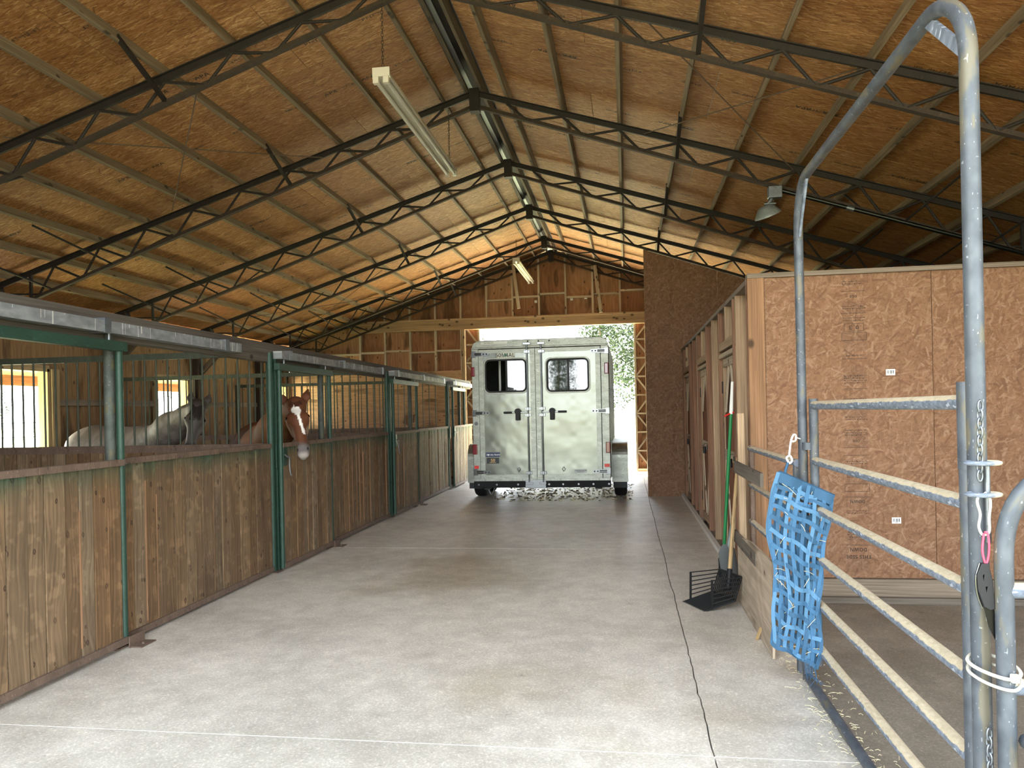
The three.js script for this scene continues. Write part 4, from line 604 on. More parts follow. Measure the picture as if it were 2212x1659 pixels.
// ================================================================ horse trailer
{
  const t = thing('horse_trailer', 'silver aluminium two-horse trailer backed into the far doorway', 'trailer'), ZR = -11.9, ZN = -16.2, X0 = -2.42, X1 = -0.25, Y0 = 0.41, Y1 = 2.64, C = -1.4;
  const outer = rrect(X0, X1, Y0, Y1, 0.1), arch = [[X1, Y0], [X1, Y1 - 0.12], [X1 - 0.035, Y1 - 0.035], [X1 - 0.12, Y1], [X0 + 0.12, Y1], [X0 + 0.035, Y1 - 0.035], [X0, Y1 - 0.12], [X0, Y0]], inn = [[X1 - 0.05, Y0 + 0.05], [X1 - 0.05, Y1 - 0.1], [X0 + 0.05, Y1 - 0.1], [X0 + 0.05, Y0 + 0.05]];
  { const g = extrude(poly(arch, [inn]), ZR - ZN); g.translate(0, 0, ZN); part('shell', metreUV(g, 'y'), M.aluFrame, t); const f = extrude(poly(arch), 0.04); f.translate(0, 0, ZN - 0.04); part('nose', metreUV(f, 'y'), M.aluFrame, t); }
  for (let z = ZR - 0.5; z > ZN; z -= 0.45) part('side_rib', [bx(X0 - 0.012, X0, Y0, Y1 - 0.13, z - 0.02, z + 0.02), bx(X1, X1 + 0.012, Y0, Y1 - 0.13, z - 0.02, z + 0.02)], M.aluFrame, t);
  part('divider_post', [rod(V(-2.05, Y0 + 0.05, -12.4), V(-2.05, Y1 - 0.1, -12.4), 0.02), rod(V(-1.9, Y0 + 0.05, -12.7), V(-1.9, Y1 - 0.1, -12.7), 0.02)], M.white, t, 'pale posts inside the trailer');
  // rear surround
  part('rear_frame', [(() => { const g = extrude(poly(arch, [[[-0.375, Y0 + 0.02], [-0.375, 2.5], [-2.305, 2.5], [-2.305, Y0 + 0.02]]]), 0.05, 0.008); g.translate(0, 0, ZR - 0.04); return metreUV(g, 'y'); })()], M.aluFrame, t, 'pale square-edged frame around the rear doors');
  part('drip_rail', [rbx(X0 + 0.02, X1 - 0.02, 2.5, 2.53, ZR, ZR + 0.035, 0.008)], M.aluFrame, t);
  { const txt = canvasTex(512, 48, (x, w, h) => { x.fillStyle = '#cfd1c8'; x.fillRect(0, 0, w, h); x.fillStyle = '#5a5f58'; x.font = 'bold 30px sans-serif'; x.fillText('FEATHERLITE', 60, 34); }); const g = new THREE.BoxGeometry(0.43, 0.04, 0.002); g.translate(-2.05, 2.595, ZR + 0.019); part('lettering', g, mat({ map: txt, roughness: 0.5, metalness: 0.3 }), t, 'small worn maker lettering along the top edge'); }
  for (const x of [-1.51, -1.34, -1.17]) { const g = new THREE.SphereGeometry(0.013, 8, 6); g.translate(x, 2.605, ZR + 0.016); part('marker_light', g, M.black, t); }
  const doors = [[-2.3, C - 0.004, [-2.19, -1.55, 1.82, 2.32], 1], [C + 0.004, -0.38, [-1.21, -0.57, 1.81, 2.305], -1]];
  for (const [a, b, w, s] of doors) {
    const H0 = Y0 + 0.03, H1 = 2.49, g = extrude(poly([[a, H0], [b, H0], [b, H1], [a, H1]], [rrect(w[0], w[1], w[2], w[3], 0.07)]), 0.02); g.translate(0, 0, ZR - 0.005);
    const d = part('door', metreUV(g, 'y'), M.alu, t, s > 0 ? 'left rear door with the number plate' : 'right rear door');
    part('door_edge', [bx(a, a + 0.075, H0, H1, ZR + 0.015, ZR + 0.032), bx(b - 0.075, b, H0, H1, ZR + 0.015, ZR + 0.032), bx(a, b, H1 - 0.06, H1, ZR + 0.015, ZR + 0.03), bx(a, b, H0, H0 + 0.065, ZR + 0.015, ZR + 0.03)], M.aluFrame, d);
    const fr = extrude(poly(rrect(w[0] - 0.012, w[1] + 0.012, w[2] - 0.012, w[3] + 0.012, 0.08), [rrect(w[0] + 0.012, w[1] - 0.012, w[2] + 0.012, w[3] - 0.012, 0.06)]), 0.022, 0.004); fr.translate(0, 0, ZR + 0.01); part('window_seal', fr, M.black, d); const fo = extrude(poly(rrect(w[0] - 0.035, w[1] + 0.035, w[2] - 0.035, w[3] + 0.035, 0.095), [rrect(w[0] - 0.014, w[1] + 0.014, w[2] - 0.014, w[3] + 0.014, 0.08)]), 0.012, 0.003); fo.translate(0, 0, ZR + 0.012); part('window_rim', fo, M.aluFrame, d);
    const mx = (w[0] + w[1]) / 2 + 0.01; part('window_mullion', bx(mx - 0.014, mx + 0.014, w[2] + 0.01, w[3] - 0.01, ZR + 0.004, ZR + 0.018), M.darkIn, d);
    if (s < 0) { const gl = extrude(poly(rrect(w[0] + 0.004, mx, w[2] + 0.004, w[3] - 0.004, 0.05)), 0.004); gl.translate(0, 0, ZR - 0.004); part('window_pane', gl, M.glass, d); }
    const gr = extrude(poly(rrect(mx, w[1] - 0.004, w[2] + 0.004, w[3] - 0.004, 0.05)), 0.004); gr.translate(0, 0, ZR + 0.004); part('window_pane', gr, M.glass, d);
    // lock rod with keepers and lever
    const rx = C - s * -1 * 0 + (s > 0 ? -0.125 : 0.1);
    const k = part('lock_rod', [rod(V(rx, 0.36, ZR + 0.055), V(rx, 2.57, ZR + 0.055), 0.012, 10)], M.chrome, t);
    for (const y of [0.53, 1.44, 1.54, 2.44]) part('rod_keeper', [rbx(rx - 0.05, rx + 0.05, y - 0.024, y + 0.024, ZR + 0.03, ZR + 0.045, 0.004), rbx(rx - 0.018, rx + 0.018, y - 0.026, y + 0.026, ZR + 0.045, ZR + 0.073, 0.004)], M.chrome, k);
    for (const y of [0.37, 2.565]) part('cam', [rbx(rx - 0.06, rx + 0.06, y - 0.018, y + 0.018, ZR + 0.02, ZR + 0.07, 0.005)], M.chrome, k);
    const l = part('lever', [rbx(Math.min(rx, rx - s * 0.36), Math.max(rx, rx - s * 0.36), 1.475, 1.495, ZR + 0.06, ZR + 0.075, 0.005)], M.chrome, k); part('lever_grip', [rbx(Math.min(rx - s * 0.25, rx - s * 0.385), Math.max(rx - s * 0.25, rx - s * 0.385), 1.468, 1.502, ZR + 0.057, ZR + 0.081, 0.01)], M.black, t); part('lever_clasp', [rbx(rx - s * 0.16 - 0.035, rx - s * 0.16 + 0.035, 1.36, 1.52, ZR + 0.05, ZR + 0.09, 0.012), rod(V(rx - s * 0.16, 1.5, ZR + 0.05), V(rx - s * 0.16, 1.5, ZR + 0.092), 0.048, 16)], M.black, t);
    for (const y of [0.545, 1.485, 2.42]) { const e = s > 0 ? X0 + 0.0 : X1, h = part('hinge', [rbx(Math.min(e, e + s * 0.07), Math.max(e, e + s * 0.07), y - 0.05, y + 0.05, ZR + 0.012, ZR + 0.026, 0.004), extrude(poly([[0, -0.032], [0.2 * s, -0.025], [0.225 * s, 0], [0.2 * s, 0.025], [0, 0.032]]), 0.008).translate(e + s * 0.065, y, ZR + 0.032), rod(V(e + s * 0.06, y, ZR + 0.045), V(e + s * 0.17, y, ZR + 0.045), 0.018, 10)].map((q) => q), M.chrome, t); for (const q of [0.2, 0.25]) part('bolt', [rod(V(e + s * q, y, ZR + 0.04), V(e + s * q, y, ZR + 0.046), 0.012, 8)], M.darkIn, h); }
    { const x = s > 0 ? -1.69 : -0.98; part('tie_hook', [rod(V(x, 0.62, ZR + 0.02), V(x, 0.62, ZR + 0.045), 0.014), pipe(smooth([V(x, 0.62, ZR + 0.045), V(x - 0.02, 0.59, ZR + 0.05), V(x, 0.55, ZR + 0.05), V(x + 0.02, 0.59, ZR + 0.05), V(x, 0.615, ZR + 0.05)], 16), 0.004, 6)], M.chrome, t); }
  }
  // plate and stickers
  const flat = (x0, x1, y0, y1, tx, name, l, z = ZR + 0.018) => { const g = new THREE.BoxGeometry(x1 - x0, y1 - y0, 0.003); g.translate((x0 + x1) / 2, (y0 + y1) / 2, z); part(name, g, mat({ map: tx, roughness: 0.45 }), t, l); };
  flat(-2.02, -1.72, 2.325, 2.47, canvasTex(512, 256, (x, w, h) => { x.fillStyle = '#e9ead9'; x.fillRect(0, 0, w, h); x.strokeStyle = '#8a8f86'; x.lineWidth = 8; x.strokeRect(4, 4, w - 8, h - 8); x.fillStyle = '#7fc9b5'; x.beginPath(); x.arc(256, 128, 46, 0, 7); x.fill(); x.fillStyle = '#2d3a33'; x.font = 'bold 148px sans-serif'; x.textAlign = 'center'; x.fillText('50M', 130, 182); x.fillText('4AL', 386, 182); x.font = '26px sans-serif'; x.fillStyle = '#6d756c'; x.fillRect(40, 18, 60, 16); x.fillRect(200, 18, 120, 14); x.fillRect(400, 18, 70, 16); x.fillRect(150, 222, 210, 14); x.beginPath(); x.fillStyle = '#4b4f3c'; x.arc(330, 222, 20, 0, 7); x.fill(); }), 'number_plate', 'number plate 50M 4AL', ZR + 0.02);
  flat(-2.22, -1.99, 0.785, 0.86, canvasTex(384, 128, (x, w, h) => { x.fillStyle = '#1d2c52'; x.fillRect(0, 0, w, h); x.fillStyle = '#eef0f4'; x.font = 'bold 62px serif'; x.fillText('i', 24, 88); x.fillText('my horse', 122, 86); x.beginPath(); x.moveTo(78, 100); x.bezierCurveTo(30, 62, 52, 30, 78, 54); x.bezierCurveTo(104, 30, 126, 62, 78, 100); x.fill(); }), 'bumper_sticker', 'dark blue sticker reading i heart my horse');
  flat(-2.205, -2.005, 0.68, 0.775, canvasTex(256, 128, (x, w, h) => { x.fillStyle = '#16181a'; x.fillRect(0, 0, w, h); x.fillStyle = '#d9b36a'; x.font = 'bold 84px sans-serif'; x.textAlign = 'center'; x.fillText('50', 128, 86); x.fillRect(64, 100, 128, 8); }), 'bumper_sticker', 'black sticker with a gold 50');
  flat(-0.81, -0.62, 0.525, 0.575, canvasTex(256, 64, (x, w, h) => { x.fillStyle = '#b6bab6'; x.fillRect(0, 0, w, h); x.fillStyle = '#33373a'; for (let q = 10; q < 240; q += rr(9, 16)) x.fillRect(q, 10, rr(5, 9), 16); x.fillRect(40, 38, 170, 6); x.fillRect(60, 52, 120, 5); }), 'dealer_label', 'small grey dealer label');
  // lamps
  for (const [x0, x1, y0, y1] of [[-2.43, -2.365, 2.07, 2.22], [-0.32, -0.255, 2.06, 2.23], [-2.425, -2.35, 0.83, 0.99], [-0.32, -0.25, 0.83, 1.0]]) part('tail_lamp', [rbx(x0, x1, y0, y1, ZR - 0.03, ZR + 0.045, 0.012, 3)], M.red, t);
  for (const [x0, x1, y0, y1] of [[-2.405, -2.335, 0.6, 0.65], [-0.345, -0.265, 0.61, 0.66]]) part('reflector', [rbx(x0, x1, y0, y1, ZR + 0.01, ZR + 0.024, 0.004)], M.redBright, t);
  part('lock_cylinder', [rod(V(-2.36, 1.32, ZR + 0.01), V(-2.36, 1.32, ZR + 0.03), 0.03, 14), rod(V(-2.36, 1.32, ZR + 0.03), V(-2.36, 1.32, ZR + 0.034), 0.012, 8)], M.chrome, t);
  { const g = new THREE.TorusGeometry(0.03, 0.006, 8, 18); g.translate(X1 + 0.03, 1.79, ZR - 0.05); part('tie_ring', [g, rod(V(X1, 1.82, ZR - 0.05), V(X1 + 0.03, 1.82, ZR - 0.05), 0.01)], M.chrome, t); }
  // bumper
  for (const [a, b, hs] of [[-2.41, -1.59, [-2.33, -2.04, -1.7]], [-1.26, -0.25, [-1.21, -0.99, -0.75, -0.52, -0.28]]]) { const g = part('bumper_pad', [rbx(a, b, 0.3, 0.405, ZR - 0.04, ZR + 0.075, 0.012)], M.rubber, t); for (const x of hs) part('bumper_bolt', [rod(V(x, 0.352, ZR + 0.07), V(x, 0.352, ZR + 0.078), 0.016, 10)], M.chrome, g); }
  part('bumper_plate', [rbx(-1.59, -1.26, 0.29, 0.42, ZR - 0.04, ZR + 0.06, 0.006)], M.chrome, t); part('rear_sill', [bx(X0, X1, 0.4, 0.44, ZR - 0.05, ZR + 0.05, 'x')], M.aluFrame, t);
  part('undercarriage', [bx(X0 + 0.15, X0 + 0.25, 0.26, 0.41, ZN, ZR - 0.06), bx(X1 - 0.25, X1 - 0.15, 0.26, 0.41, ZN, ZR - 0.06), rod(V(X0 - 0.1, 0.36, -13.42), V(X1 + 0.1, 0.36, -13.42), 0.04), rod(V(X0 - 0.1, 0.36, -14.25), V(X1 + 0.1, 0.36, -14.25), 0.04)], M.darkIn, t);
  part('safety_chain', [pipe(smooth([V(-2.22, 0.3, ZR - 0.1), V(-2.16, 0.18, ZR - 0.1), V(-2.1, 0.3, ZR - 0.1)], 14), 0.008, 6)], M.galvPlain, t);
  // wheels and fenders
  const tyre = new THREE.LatheGeometry([[0.19, -0.095], [0.22, -0.105], [0.3, -0.11], [0.345, -0.1], [0.365, -0.07], [0.368, 0], [0.365, 0.07], [0.345, 0.1], [0.3, 0.11], [0.22, 0.105], [0.19, 0.095]].map(([r, y]) => new THREE.Vector2(r, y)), 36); tyre.rotateZ(Math.PI / 2);
  const rim = new THREE.LatheGeometry([[0.001, 0.06], [0.06, 0.065], [0.08, 0.03], [0.16, 0.02], [0.2, 0.07], [0.2, -0.09], [0.001, -0.09]].map(([r, y]) => new THREE.Vector2(r, y)), 30);
  for (const s of [-1, 1]) {
    const cx = s < 0 ? X0 - 0.155 : X1 + 0.135;
    for (const z of [-13.42, -14.25]) { const w = part('tyre', tyre.clone().translate(cx, 0.366, z), M.rubber, t); part('wheel_rim', rim.clone().rotateZ(-s * Math.PI / 2).translate(cx, 0.366, z), M.chrome, w); }
    const xa = s < 0 ? X0 - 0.27 : X1, xb = s < 0 ? X0 : X1 + 0.27, o = [], q = [];   // fender outline in z-y
    for (let k = 0; k <= 8; k++) { const a = k / 8 * Math.PI / 2; o.push([-12.95 + 0.0 - 0.0 + 0.25 * Math.cos(a) - 0.0, 0.7 + 0.25 * Math.sin(a)]); } for (let k = 0; k <= 8; k++) { const a = Math.PI / 2 + k / 8 * Math.PI / 2; o.push([-14.72 + 0.25 * Math.cos(a), 0.7 + 0.25 * Math.sin(a)]); }
    const prof = [[-12.7, 0.3], ...o, [-14.97, 0.3]], inner = [...prof].reverse().map(([z, y]) => [clamp(z, -14.95, -12.72), y > 0.9 ? y - 0.012 : y - (y > 0.5 ? 0.008 : 0)]);
    const g = extrude(poly([...prof, ...inner]), xb - xa); g.rotateY(Math.PI / 2); g.scale(1, 1, -1); g.translate(xa, 0, 0); { const ix = g.index; const p = g.attributes.position, n = g.attributes.normal; for (let i = 0; i < p.count; i += 3) { for (const A of [p, n]) { const b = [A.getX(i + 1), A.getY(i + 1), A.getZ(i + 1)]; A.setXYZ(i + 1, A.getX(i + 2), A.getY(i + 2), A.getZ(i + 2)); A.setXYZ(i + 2, ...b); } } }
    part('fender', metreUV(g, 'y'), M.aluFrame, t); part('mud_flap', [bx(xa + 0.02, xb - 0.02, 0.2, 0.42, -12.74, -12.725)], M.darkIn, t);
  }
  // straw and dung trodden under the trailer
  const bits = [], bits2 = []; for (let k = 0; k < 900; k++) { const x = rr(-2.3, 0.1), z = rr(-16.4, -12.6), a = rr(0, 6.28), L = rr(0.015, 0.07), g = new THREE.BoxGeometry(L, 0.004 + rnd() * 0.01, rr(0.003, 0.016)); g.rotateY(a); g.translate(x, 0.005, z); (k % 3 ? bits : bits2).push(g); }
  const st = solo('straw_litter', bits, M.straw, 'thin scatter of straw on the concrete under the trailer', 'straw', null, 'stuff'), du = solo('dung_crumbs', bits2, M.dungDark, 'dark crumbs of dung on the concrete under the trailer', 'dung', null, 'stuff');
}
// ================================================================ pipe gate, pen and tools on the right
const galvPipe = (pts, r = 0.0235) => pipe(pts, r, 18);
{ // bow frame
  const t = thing('bow_gate_frame', 'tall arched galvanised pipe gate frame on the right', 'gate frame', [0.95, 0, 0]);
  const path = bend([V(0, 0.0, -4.33), V(0, 2.55, -4.33), V(0, 2.7, -4.2), V(0, 2.69, -2.42), V(0, 2.55, -2.25), V(0, 0, -2.25)], 0.12, 8);
  part('arch_pipe', galvPipe(path, 0.0245), M.galv, t);
  part('threshold_pipe', galvPipe([V(0, 0.024, -4.33), V(0, 0.024, -2.27)], 0.0235), M.galv, t, 'pipe lying on the floor between the posts');
  part('gusset', [bar(V(0, 2.42, -4.31), V(0, 2.68, -4.12), 0.012, 0.03, V(1, 0, 0))], M.dusty, t); part('gusset', [bar(V(0, 2.68, -2.52), V(0, 2.47, -2.27), 0.012, 0.035, V(1, 0, 0))], M.dusty, t);
}
{ // gate in the bow
  const t = thing('pipe_gate', 'six-rail galvanised pipe gate thick with beige dust', 'gate', [1.0, 0, 0]);
  part('end_pipe', galvPipe([V(0, 0.1, -4.29), V(0, 1.535, -4.29)]), M.galv, t); part('end_pipe', galvPipe([V(0, 0.1, -2.43), V(0, 1.56, -2.43)]), M.galv, t); part('end_sleeve', galvPipe([V(0, 1.3, -2.43), V(0, 1.56, -2.43)], 0.026), M.galv, t);
  for (const y of [1.5, 1.2, 0.945, 0.685, 0.44, 0.2]) part('rail', galvPipe([V(0, y, -4.27), V(0, y - 0.0, -3.35), V(0, y, -2.45)], 0.0225), M.dusty, t);
  for (const y of [1.28, 0.35]) part('hinge_collar', [galvPipe([V(-0.03, y - 0.02, -4.31), V(-0.03, y + 0.02, -4.31)], 0.03)], M.galv, t);
}
{ // short corral panel between the gate and the tack-room corner
  const t = thing('corral_panel', 'short dusty pipe panel between the gate and the tack room corner', 'pipe panel', [0.97, 0, 0], 0, 'corral panels');
  for (const y of [1.18, 0.9, 0.62, 0.35]) part('rail', galvPipe([V(-0.03, y, -6.05), V(-0.03, y, -4.42)], 0.021), M.dusty, t);
  part('end_pipe', galvPipe([V(-0.03, 0, -5.98), V(-0.03, 1.2, -5.98)], 0.02), M.rust, t); part('end_pipe', galvPipe([V(-0.03, 0, -4.45), V(-0.03, 1.2, -4.45)], 0.02), M.galv, t);
}
{ // panel with a rounded corner to the right of the gate
  const t = thing('corral_panel', 'round-cornered pipe panel at the right edge of the view', 'pipe panel', [0.98, 0, -2.178], 0, 'corral panels');
  part('frame_pipe', galvPipe(bend([V(0, 0.1, 0), V(0, 1.34, 0), V(2.6, 1.34, 0), V(2.6, 0.1, 0)], 0.26, 12), 0.023), M.galv, t);
  for (const y of [1.0, 0.745, 0.5, 0.25]) part('rail', galvPipe([V(0, y, 0), V(2.6, y, 0)], 0.021), M.dusty, t); part('foot', [galvPipe([V(0, 0, 0), V(0, 0.1, 0)], 0.028)], M.galv, t); part('foot', [galvPipe([V(2.6, 0, 0), V(2.6, 0.1, 0)], 0.028)], M.galv, t);
  part('corner_cap', (() => { const g = new THREE.SphereGeometry(0.06, 18, 14); g.scale(0.8, 1, 1); g.translate(0.09, 0.6, 0.06); return [g, rod(V(0.05, 0.6, 0.02), V(0.05, 0.6, -0.01), 0.02)]; })(), M.galv, t);
}
function chain(a, b, n, r = 0.011, w = 0.0032) { const out = []; for (let k = 0; k < n; k++) { const p = a.clone().lerp(b, (k + 0.5) / n), g = new THREE.TorusGeometry(r, w, 6, 14); g.scale(0.72, 1.35, 1); if (k % 2) g.rotateY(Math.PI / 2); g.rotateY(0.4); g.translate(p.x, p.y, p.z); out.push(g); } return out; }
solo('gate_chain', chain(V(0.94, 1.5, -2.2), V(0.935, 1.29, -2.2), 9), M.galvPlain, 'galvanised chain hanging from the near gate post', 'chain', 'chains on the gate post');
solo('gate_chain', chain(V(0.945, 0.62, -2.2), V(0.945, 0.4, -2.2), 10), M.galvPlain, 'lower chain at the foot of the near gate post', 'chain', 'chains on the gate post');
{ const t = thing('gate_latch', 'sliding bolt latch with two rings on the near gate post', 'latch', [0.915, 0, -2.25]); for (const y of [1.335, 1.25]) { const g = new THREE.TorusGeometry(0.03, 0.0065, 8, 20); g.rotateX(Math.PI / 2); g.scale(1.3, 1, 1); g.translate(0.035, y, 0.035); part('ring', g, M.dusty, t); } part('bolt', rod(V(0.045, 1.12, 0.035), V(0.045, 1.34, 0.035), 0.0075), M.galvPlain, t); }
{ const c = [V(0.932, 1.255, -2.195), V(0.923, 1.235, -2.19), V(0.930, 1.2, -2.19), V(0.926, 1.165, -2.19), V(0.935, 1.145, -2.19), V(0.950, 1.15, -2.19), V(0.952, 1.19, -2.19), V(0.955, 1.24, -2.19), V(0.944, 1.258, -2.195)]; solo('snap_clip', [pipe(smooth(c, 40), 0.0035, 8)], M.cream, 'white wire snap hanging from the latch on the near gate post', 'clip', 'snap clips'); }
solo('pink_cord', [pipe(smooth([V(0.936, 1.15, -2.186), V(0.932, 1.1, -2.186), V(0.940, 1.068, -2.186), V(0.948, 1.1, -2.186), V(0.944, 1.152, -2.186), V(0.938, 1.152, -2.186)], 30), 0.003, 6)], M.pink, 'loop of pink cord above the hanging knife', 'cord');
{ const t = thing('folding_knife', 'black folding knife hanging open from the pink cord', 'knife', [0.934, 0, -2.186]);
  const h = extrude(poly([[-0.012, 1.07], [0.006, 1.07], [0.016, 1.02], [0.02, 0.95], [0.008, 0.945], [-0.008, 0.955], [-0.022, 1.0], [-0.024, 1.04]], [[[-0.012, 1.04], [-0.004, 1.045], [-0.008, 1.02]], [[-0.006, 1.01], [0.004, 1.012], [-0.002, 0.99]]]), 0.012, 0.002); h.translate(0.004, 0, -0.006); part('grip', h, M.black, t);
  part('spine', [pipe(smooth([V(-0.01, 1.07, 0), V(-0.02, 1.03, 0), V(-0.016, 0.98, 0), V(-0.006, 0.95, 0)], 16), 0.003, 6)], M.chrome, t); const b = extrude(poly([[-0.004, 0.955], [0.02, 0.955], [0.026, 0.9], [0.024, 0.862], [0.008, 0.9]]), 0.004); b.translate(0.002, 0, -0.002); part('blade', b, mat({ color: '#0d0e10', roughness: 0.3, metalness: 0.6 }), t); }
solo('plastic_strap', [pipe(smooth([V(0.915, 0.79, -2.25), V(0.93, 0.78, -2.19), V(0.98, 0.775, -2.145), V(1.01, 0.785, -2.165), V(1.0, 0.8, -2.22), V(0.95, 0.8, -2.285)], 50, true), 0.005, 8), pipe(smooth([V(0.913, 0.765, -2.24), V(0.94, 0.75, -2.175), V(0.985, 0.748, -2.142), V(1.013, 0.765, -2.17), V(0.99, 0.778, -2.24), V(0.945, 0.775, -2.287)], 50, true), 0.0045, 8), rbx(0.975, 0.995, 0.768, 0.79, -2.15, -2.135, 0.003)], M.cream, 'white plastic strap binding the gate post to the next panel', 'strap');
{ // timber bits nailed on at the tack corner
  solo('timber_post', [bx(0.845, 0.895, 0.0, 1.45, -6.09, -6.02)], M.stud, 'slim pale timber upright at the tack room corner', 'post');
  solo('weathered_board', [bx(0.825, 0.845, 0.99, 1.08, -6.12, -4.95, 'z')], M.weathered, 'upper grey weathered board nailed across beside the hay bag', 'board', 'weathered cross boards'); solo('weathered_board', [bx(0.825, 0.845, 0.44, 0.53, -6.2, -5.2, 'z')], M.weathered, 'lower grey weathered board above the plywood kick board', 'board', 'weathered cross boards');
  const g = extrude(poly([[6.03, 0.006], [6.03, 0.47], [5.8, 0.53], [5.4, 0.57], [4.63, 0.585], [4.66, 0.006]]), 0.014); g.rotateY(Math.PI / 2); g.translate(0.828, 0, 0); solo('plywood_kick_board', [metreUV(g, 'z')], M.plyGrey, 'dull plywood kick board on the floor below the hay bag', 'board');
  solo('wood_splinter', [bar(V(0.8, 0.005, -5.05), V(0.825, 0.09, -5.02), 0.004, 0.02)], M.handle, 'small pale wood splinter leaning on the plywood kick board', 'splinter');
}
{ // hay bag: two layers of blue webbing
  const t = thing('hay_bag', 'blue webbing hay bag hanging from the gate post', 'hay bag', [0, 0, 0]);
  // u across 0..1, v down 0..1; layer 0 front, 1 back
  const lft = smooth([V(0.79, 1.13, -4.2), V(0.755, 1.0, -4.18), V(0.735, 0.83, -4.18), V(0.765, 0.62, -4.17), V(0.752, 0.42, -4.17), V(0.745, 0.24, -4.18)], 50), rgt = smooth([V(1.06, 1.005, -4.19), V(1.035, 0.88, -4.16), V(1.0, 0.74, -4.15), V(0.985, 0.6, -4.14), V(0.965, 0.44, -4.14), V(0.975, 0.28, -4.15), V(0.955, 0.12, -4.17)], 50);
  const S = (u, v, l) => { const i = clamp(v) * 50, k = Math.min(49, Math.floor(i)), q = i - k, a = lft[k].clone().lerp(lft[k + 1], q), b = rgt[k].clone().lerp(rgt[k + 1], q), p = a.lerp(b, u); p.z += (l ? -0.02 : 0.025) * Math.sin(Math.PI * clamp(v * 1.05)) * (0.5 + Math.sin(u * Math.PI)) + 0.018 * Math.sin(u * 9 + v * 6 + l * 2); p.x += 0.005 * Math.sin(v * 17 + u * 5 + l * 3) * (0.3 + v); p.y += l ? 0.02 : 0; return p; };
  for (const l of [1, 0]) {
    const nu = 8, nv = 13;
    for (let i = 0; i < nu; i++) { const u = i / (nu - 1), pts = Array.from({ length: 42 }, (_, k) => S(clamp(u + 0.008 * Math.sin(k * 0.35 + i * 2 + l)), k / 41, l)); part('strap', sweep(pts, [[-0.0095, -0.0012], [0.0095, -0.0012], [0.0095, 0.0012], [-0.0095, 0.0012]], () => V(1, 0, 0.1 * Math.sin(i * 3 + l))), M.blue[(i + l * 2) % 3], t); }
    for (let j = 1; j <= nv; j++) { const pts = Array.from({ length: 26 }, (_, k) => { const p = S(k / 25, (j - 0.1) / nv + 0.008 * Math.sin(k * 0.5 + j), l); p.z += (l ? -1 : 1) * 0.003; return p; }); part('strap', sweep(pts, [[-0.011, -0.0012], [0.011, -0.0012], [0.011, 0.0012], [-0.011, 0.0012]], () => V(0.1, 1, 0)), M.blue[(j + l) % 3], t); }
  }
  part('top_hem', [sweep(Array.from({ length: 20 }, (_, k) => S(k / 19, 0.0, 0)), [[-0.03, -0.008], [0.024, -0.012], [0.03, 0], [0.024, 0.012], [-0.03, 0.01]], () => V(0.3, 1, 0))], M.blue[1], t);
  const fr = []; for (let k = 0; k < 14; k++) { const a = S(rr(0.7, 1), 1, 0); fr.push(pipe([a, a.clone().add(V(rr(-0.02, 0.02), -0.05, 0)), a.clone().add(V(rr(-0.04, 0.06), rr(-0.1, -0.07), rr(-0.02, 0.03)))], 0.0012, 4)); } part('frayed_threads', fr, M.blue[1], t).userData.kind = 'stuff';
  part('tie_loop', [pipe(smooth([V(0.82, 1.12, -4.19), V(0.835, 1.17, -4.2), V(0.845, 1.2, -4.2)], 10), 0.008, 6)], M.blue[1], t);
  const hay = []; for (let k = 0; k < 26; k++) { const p = S(rnd(), rr(0, 0.95), 0), d = V(rr(-1, 1), rr(-1, 1), rr(0, 0.5)).multiplyScalar(rr(0.02, 0.05)); hay.push(pipe([p.clone().sub(d), p.clone().add(V(0, 0.006, 0.006)), p.clone().add(d)], 0.0011, 4)); } part('hay_wisps', hay, M.straw, t).userData.kind = 'stuff';
  solo('snap_clip', [pipe(smooth([V(0.848, 1.2, -4.2), V(0.838, 1.225, -4.2), V(0.855, 1.235, -4.2), V(0.866, 1.21, -4.2), V(0.853, 1.195, -4.2)], 24, true), 0.0055, 6), pipe(smooth([V(0.85, 1.23, -4.2), V(0.866, 1.32, -4.21), V(0.88, 1.345, -4.22), V(0.898, 1.34, -4.25), V(0.896, 1.315, -4.25), V(0.876, 1.31, -4.22)], 30), 0.0055, 6), pipe([V(0.896, 1.33, -4.25), V(0.93, 1.32, -4.3)], 0.004, 6)], M.white, 'white snap hook holding the hay bag to the gate post', 'clip', 'snap clips');
}
{ // loose hay on the floor by the gate post
  const b = []; for (let k = 0; k < 340; k++) { const z = rr(-5.0, -2.9), x = 0.93 + rr(-0.09, 0.14) * (rnd() < 0.7 ? 0.6 : 1.3), L = rr(0.01, 0.045), a = rr(0, 6.28), y = 0.003 + rnd() * 0.012; b.push(pipe([V(x, y, z), V(x + L * 0.5 * Math.cos(a), y + 0.006 * rnd(), z + L * 0.5 * Math.sin(a)), V(x + L * Math.cos(a), y, z + L * Math.sin(a))], 0.0011, 4, false)); } solo('loose_hay', b, M.straw, 'wisps of hay along the threshold pipe of the gate', 'hay', null, 'stuff');
}
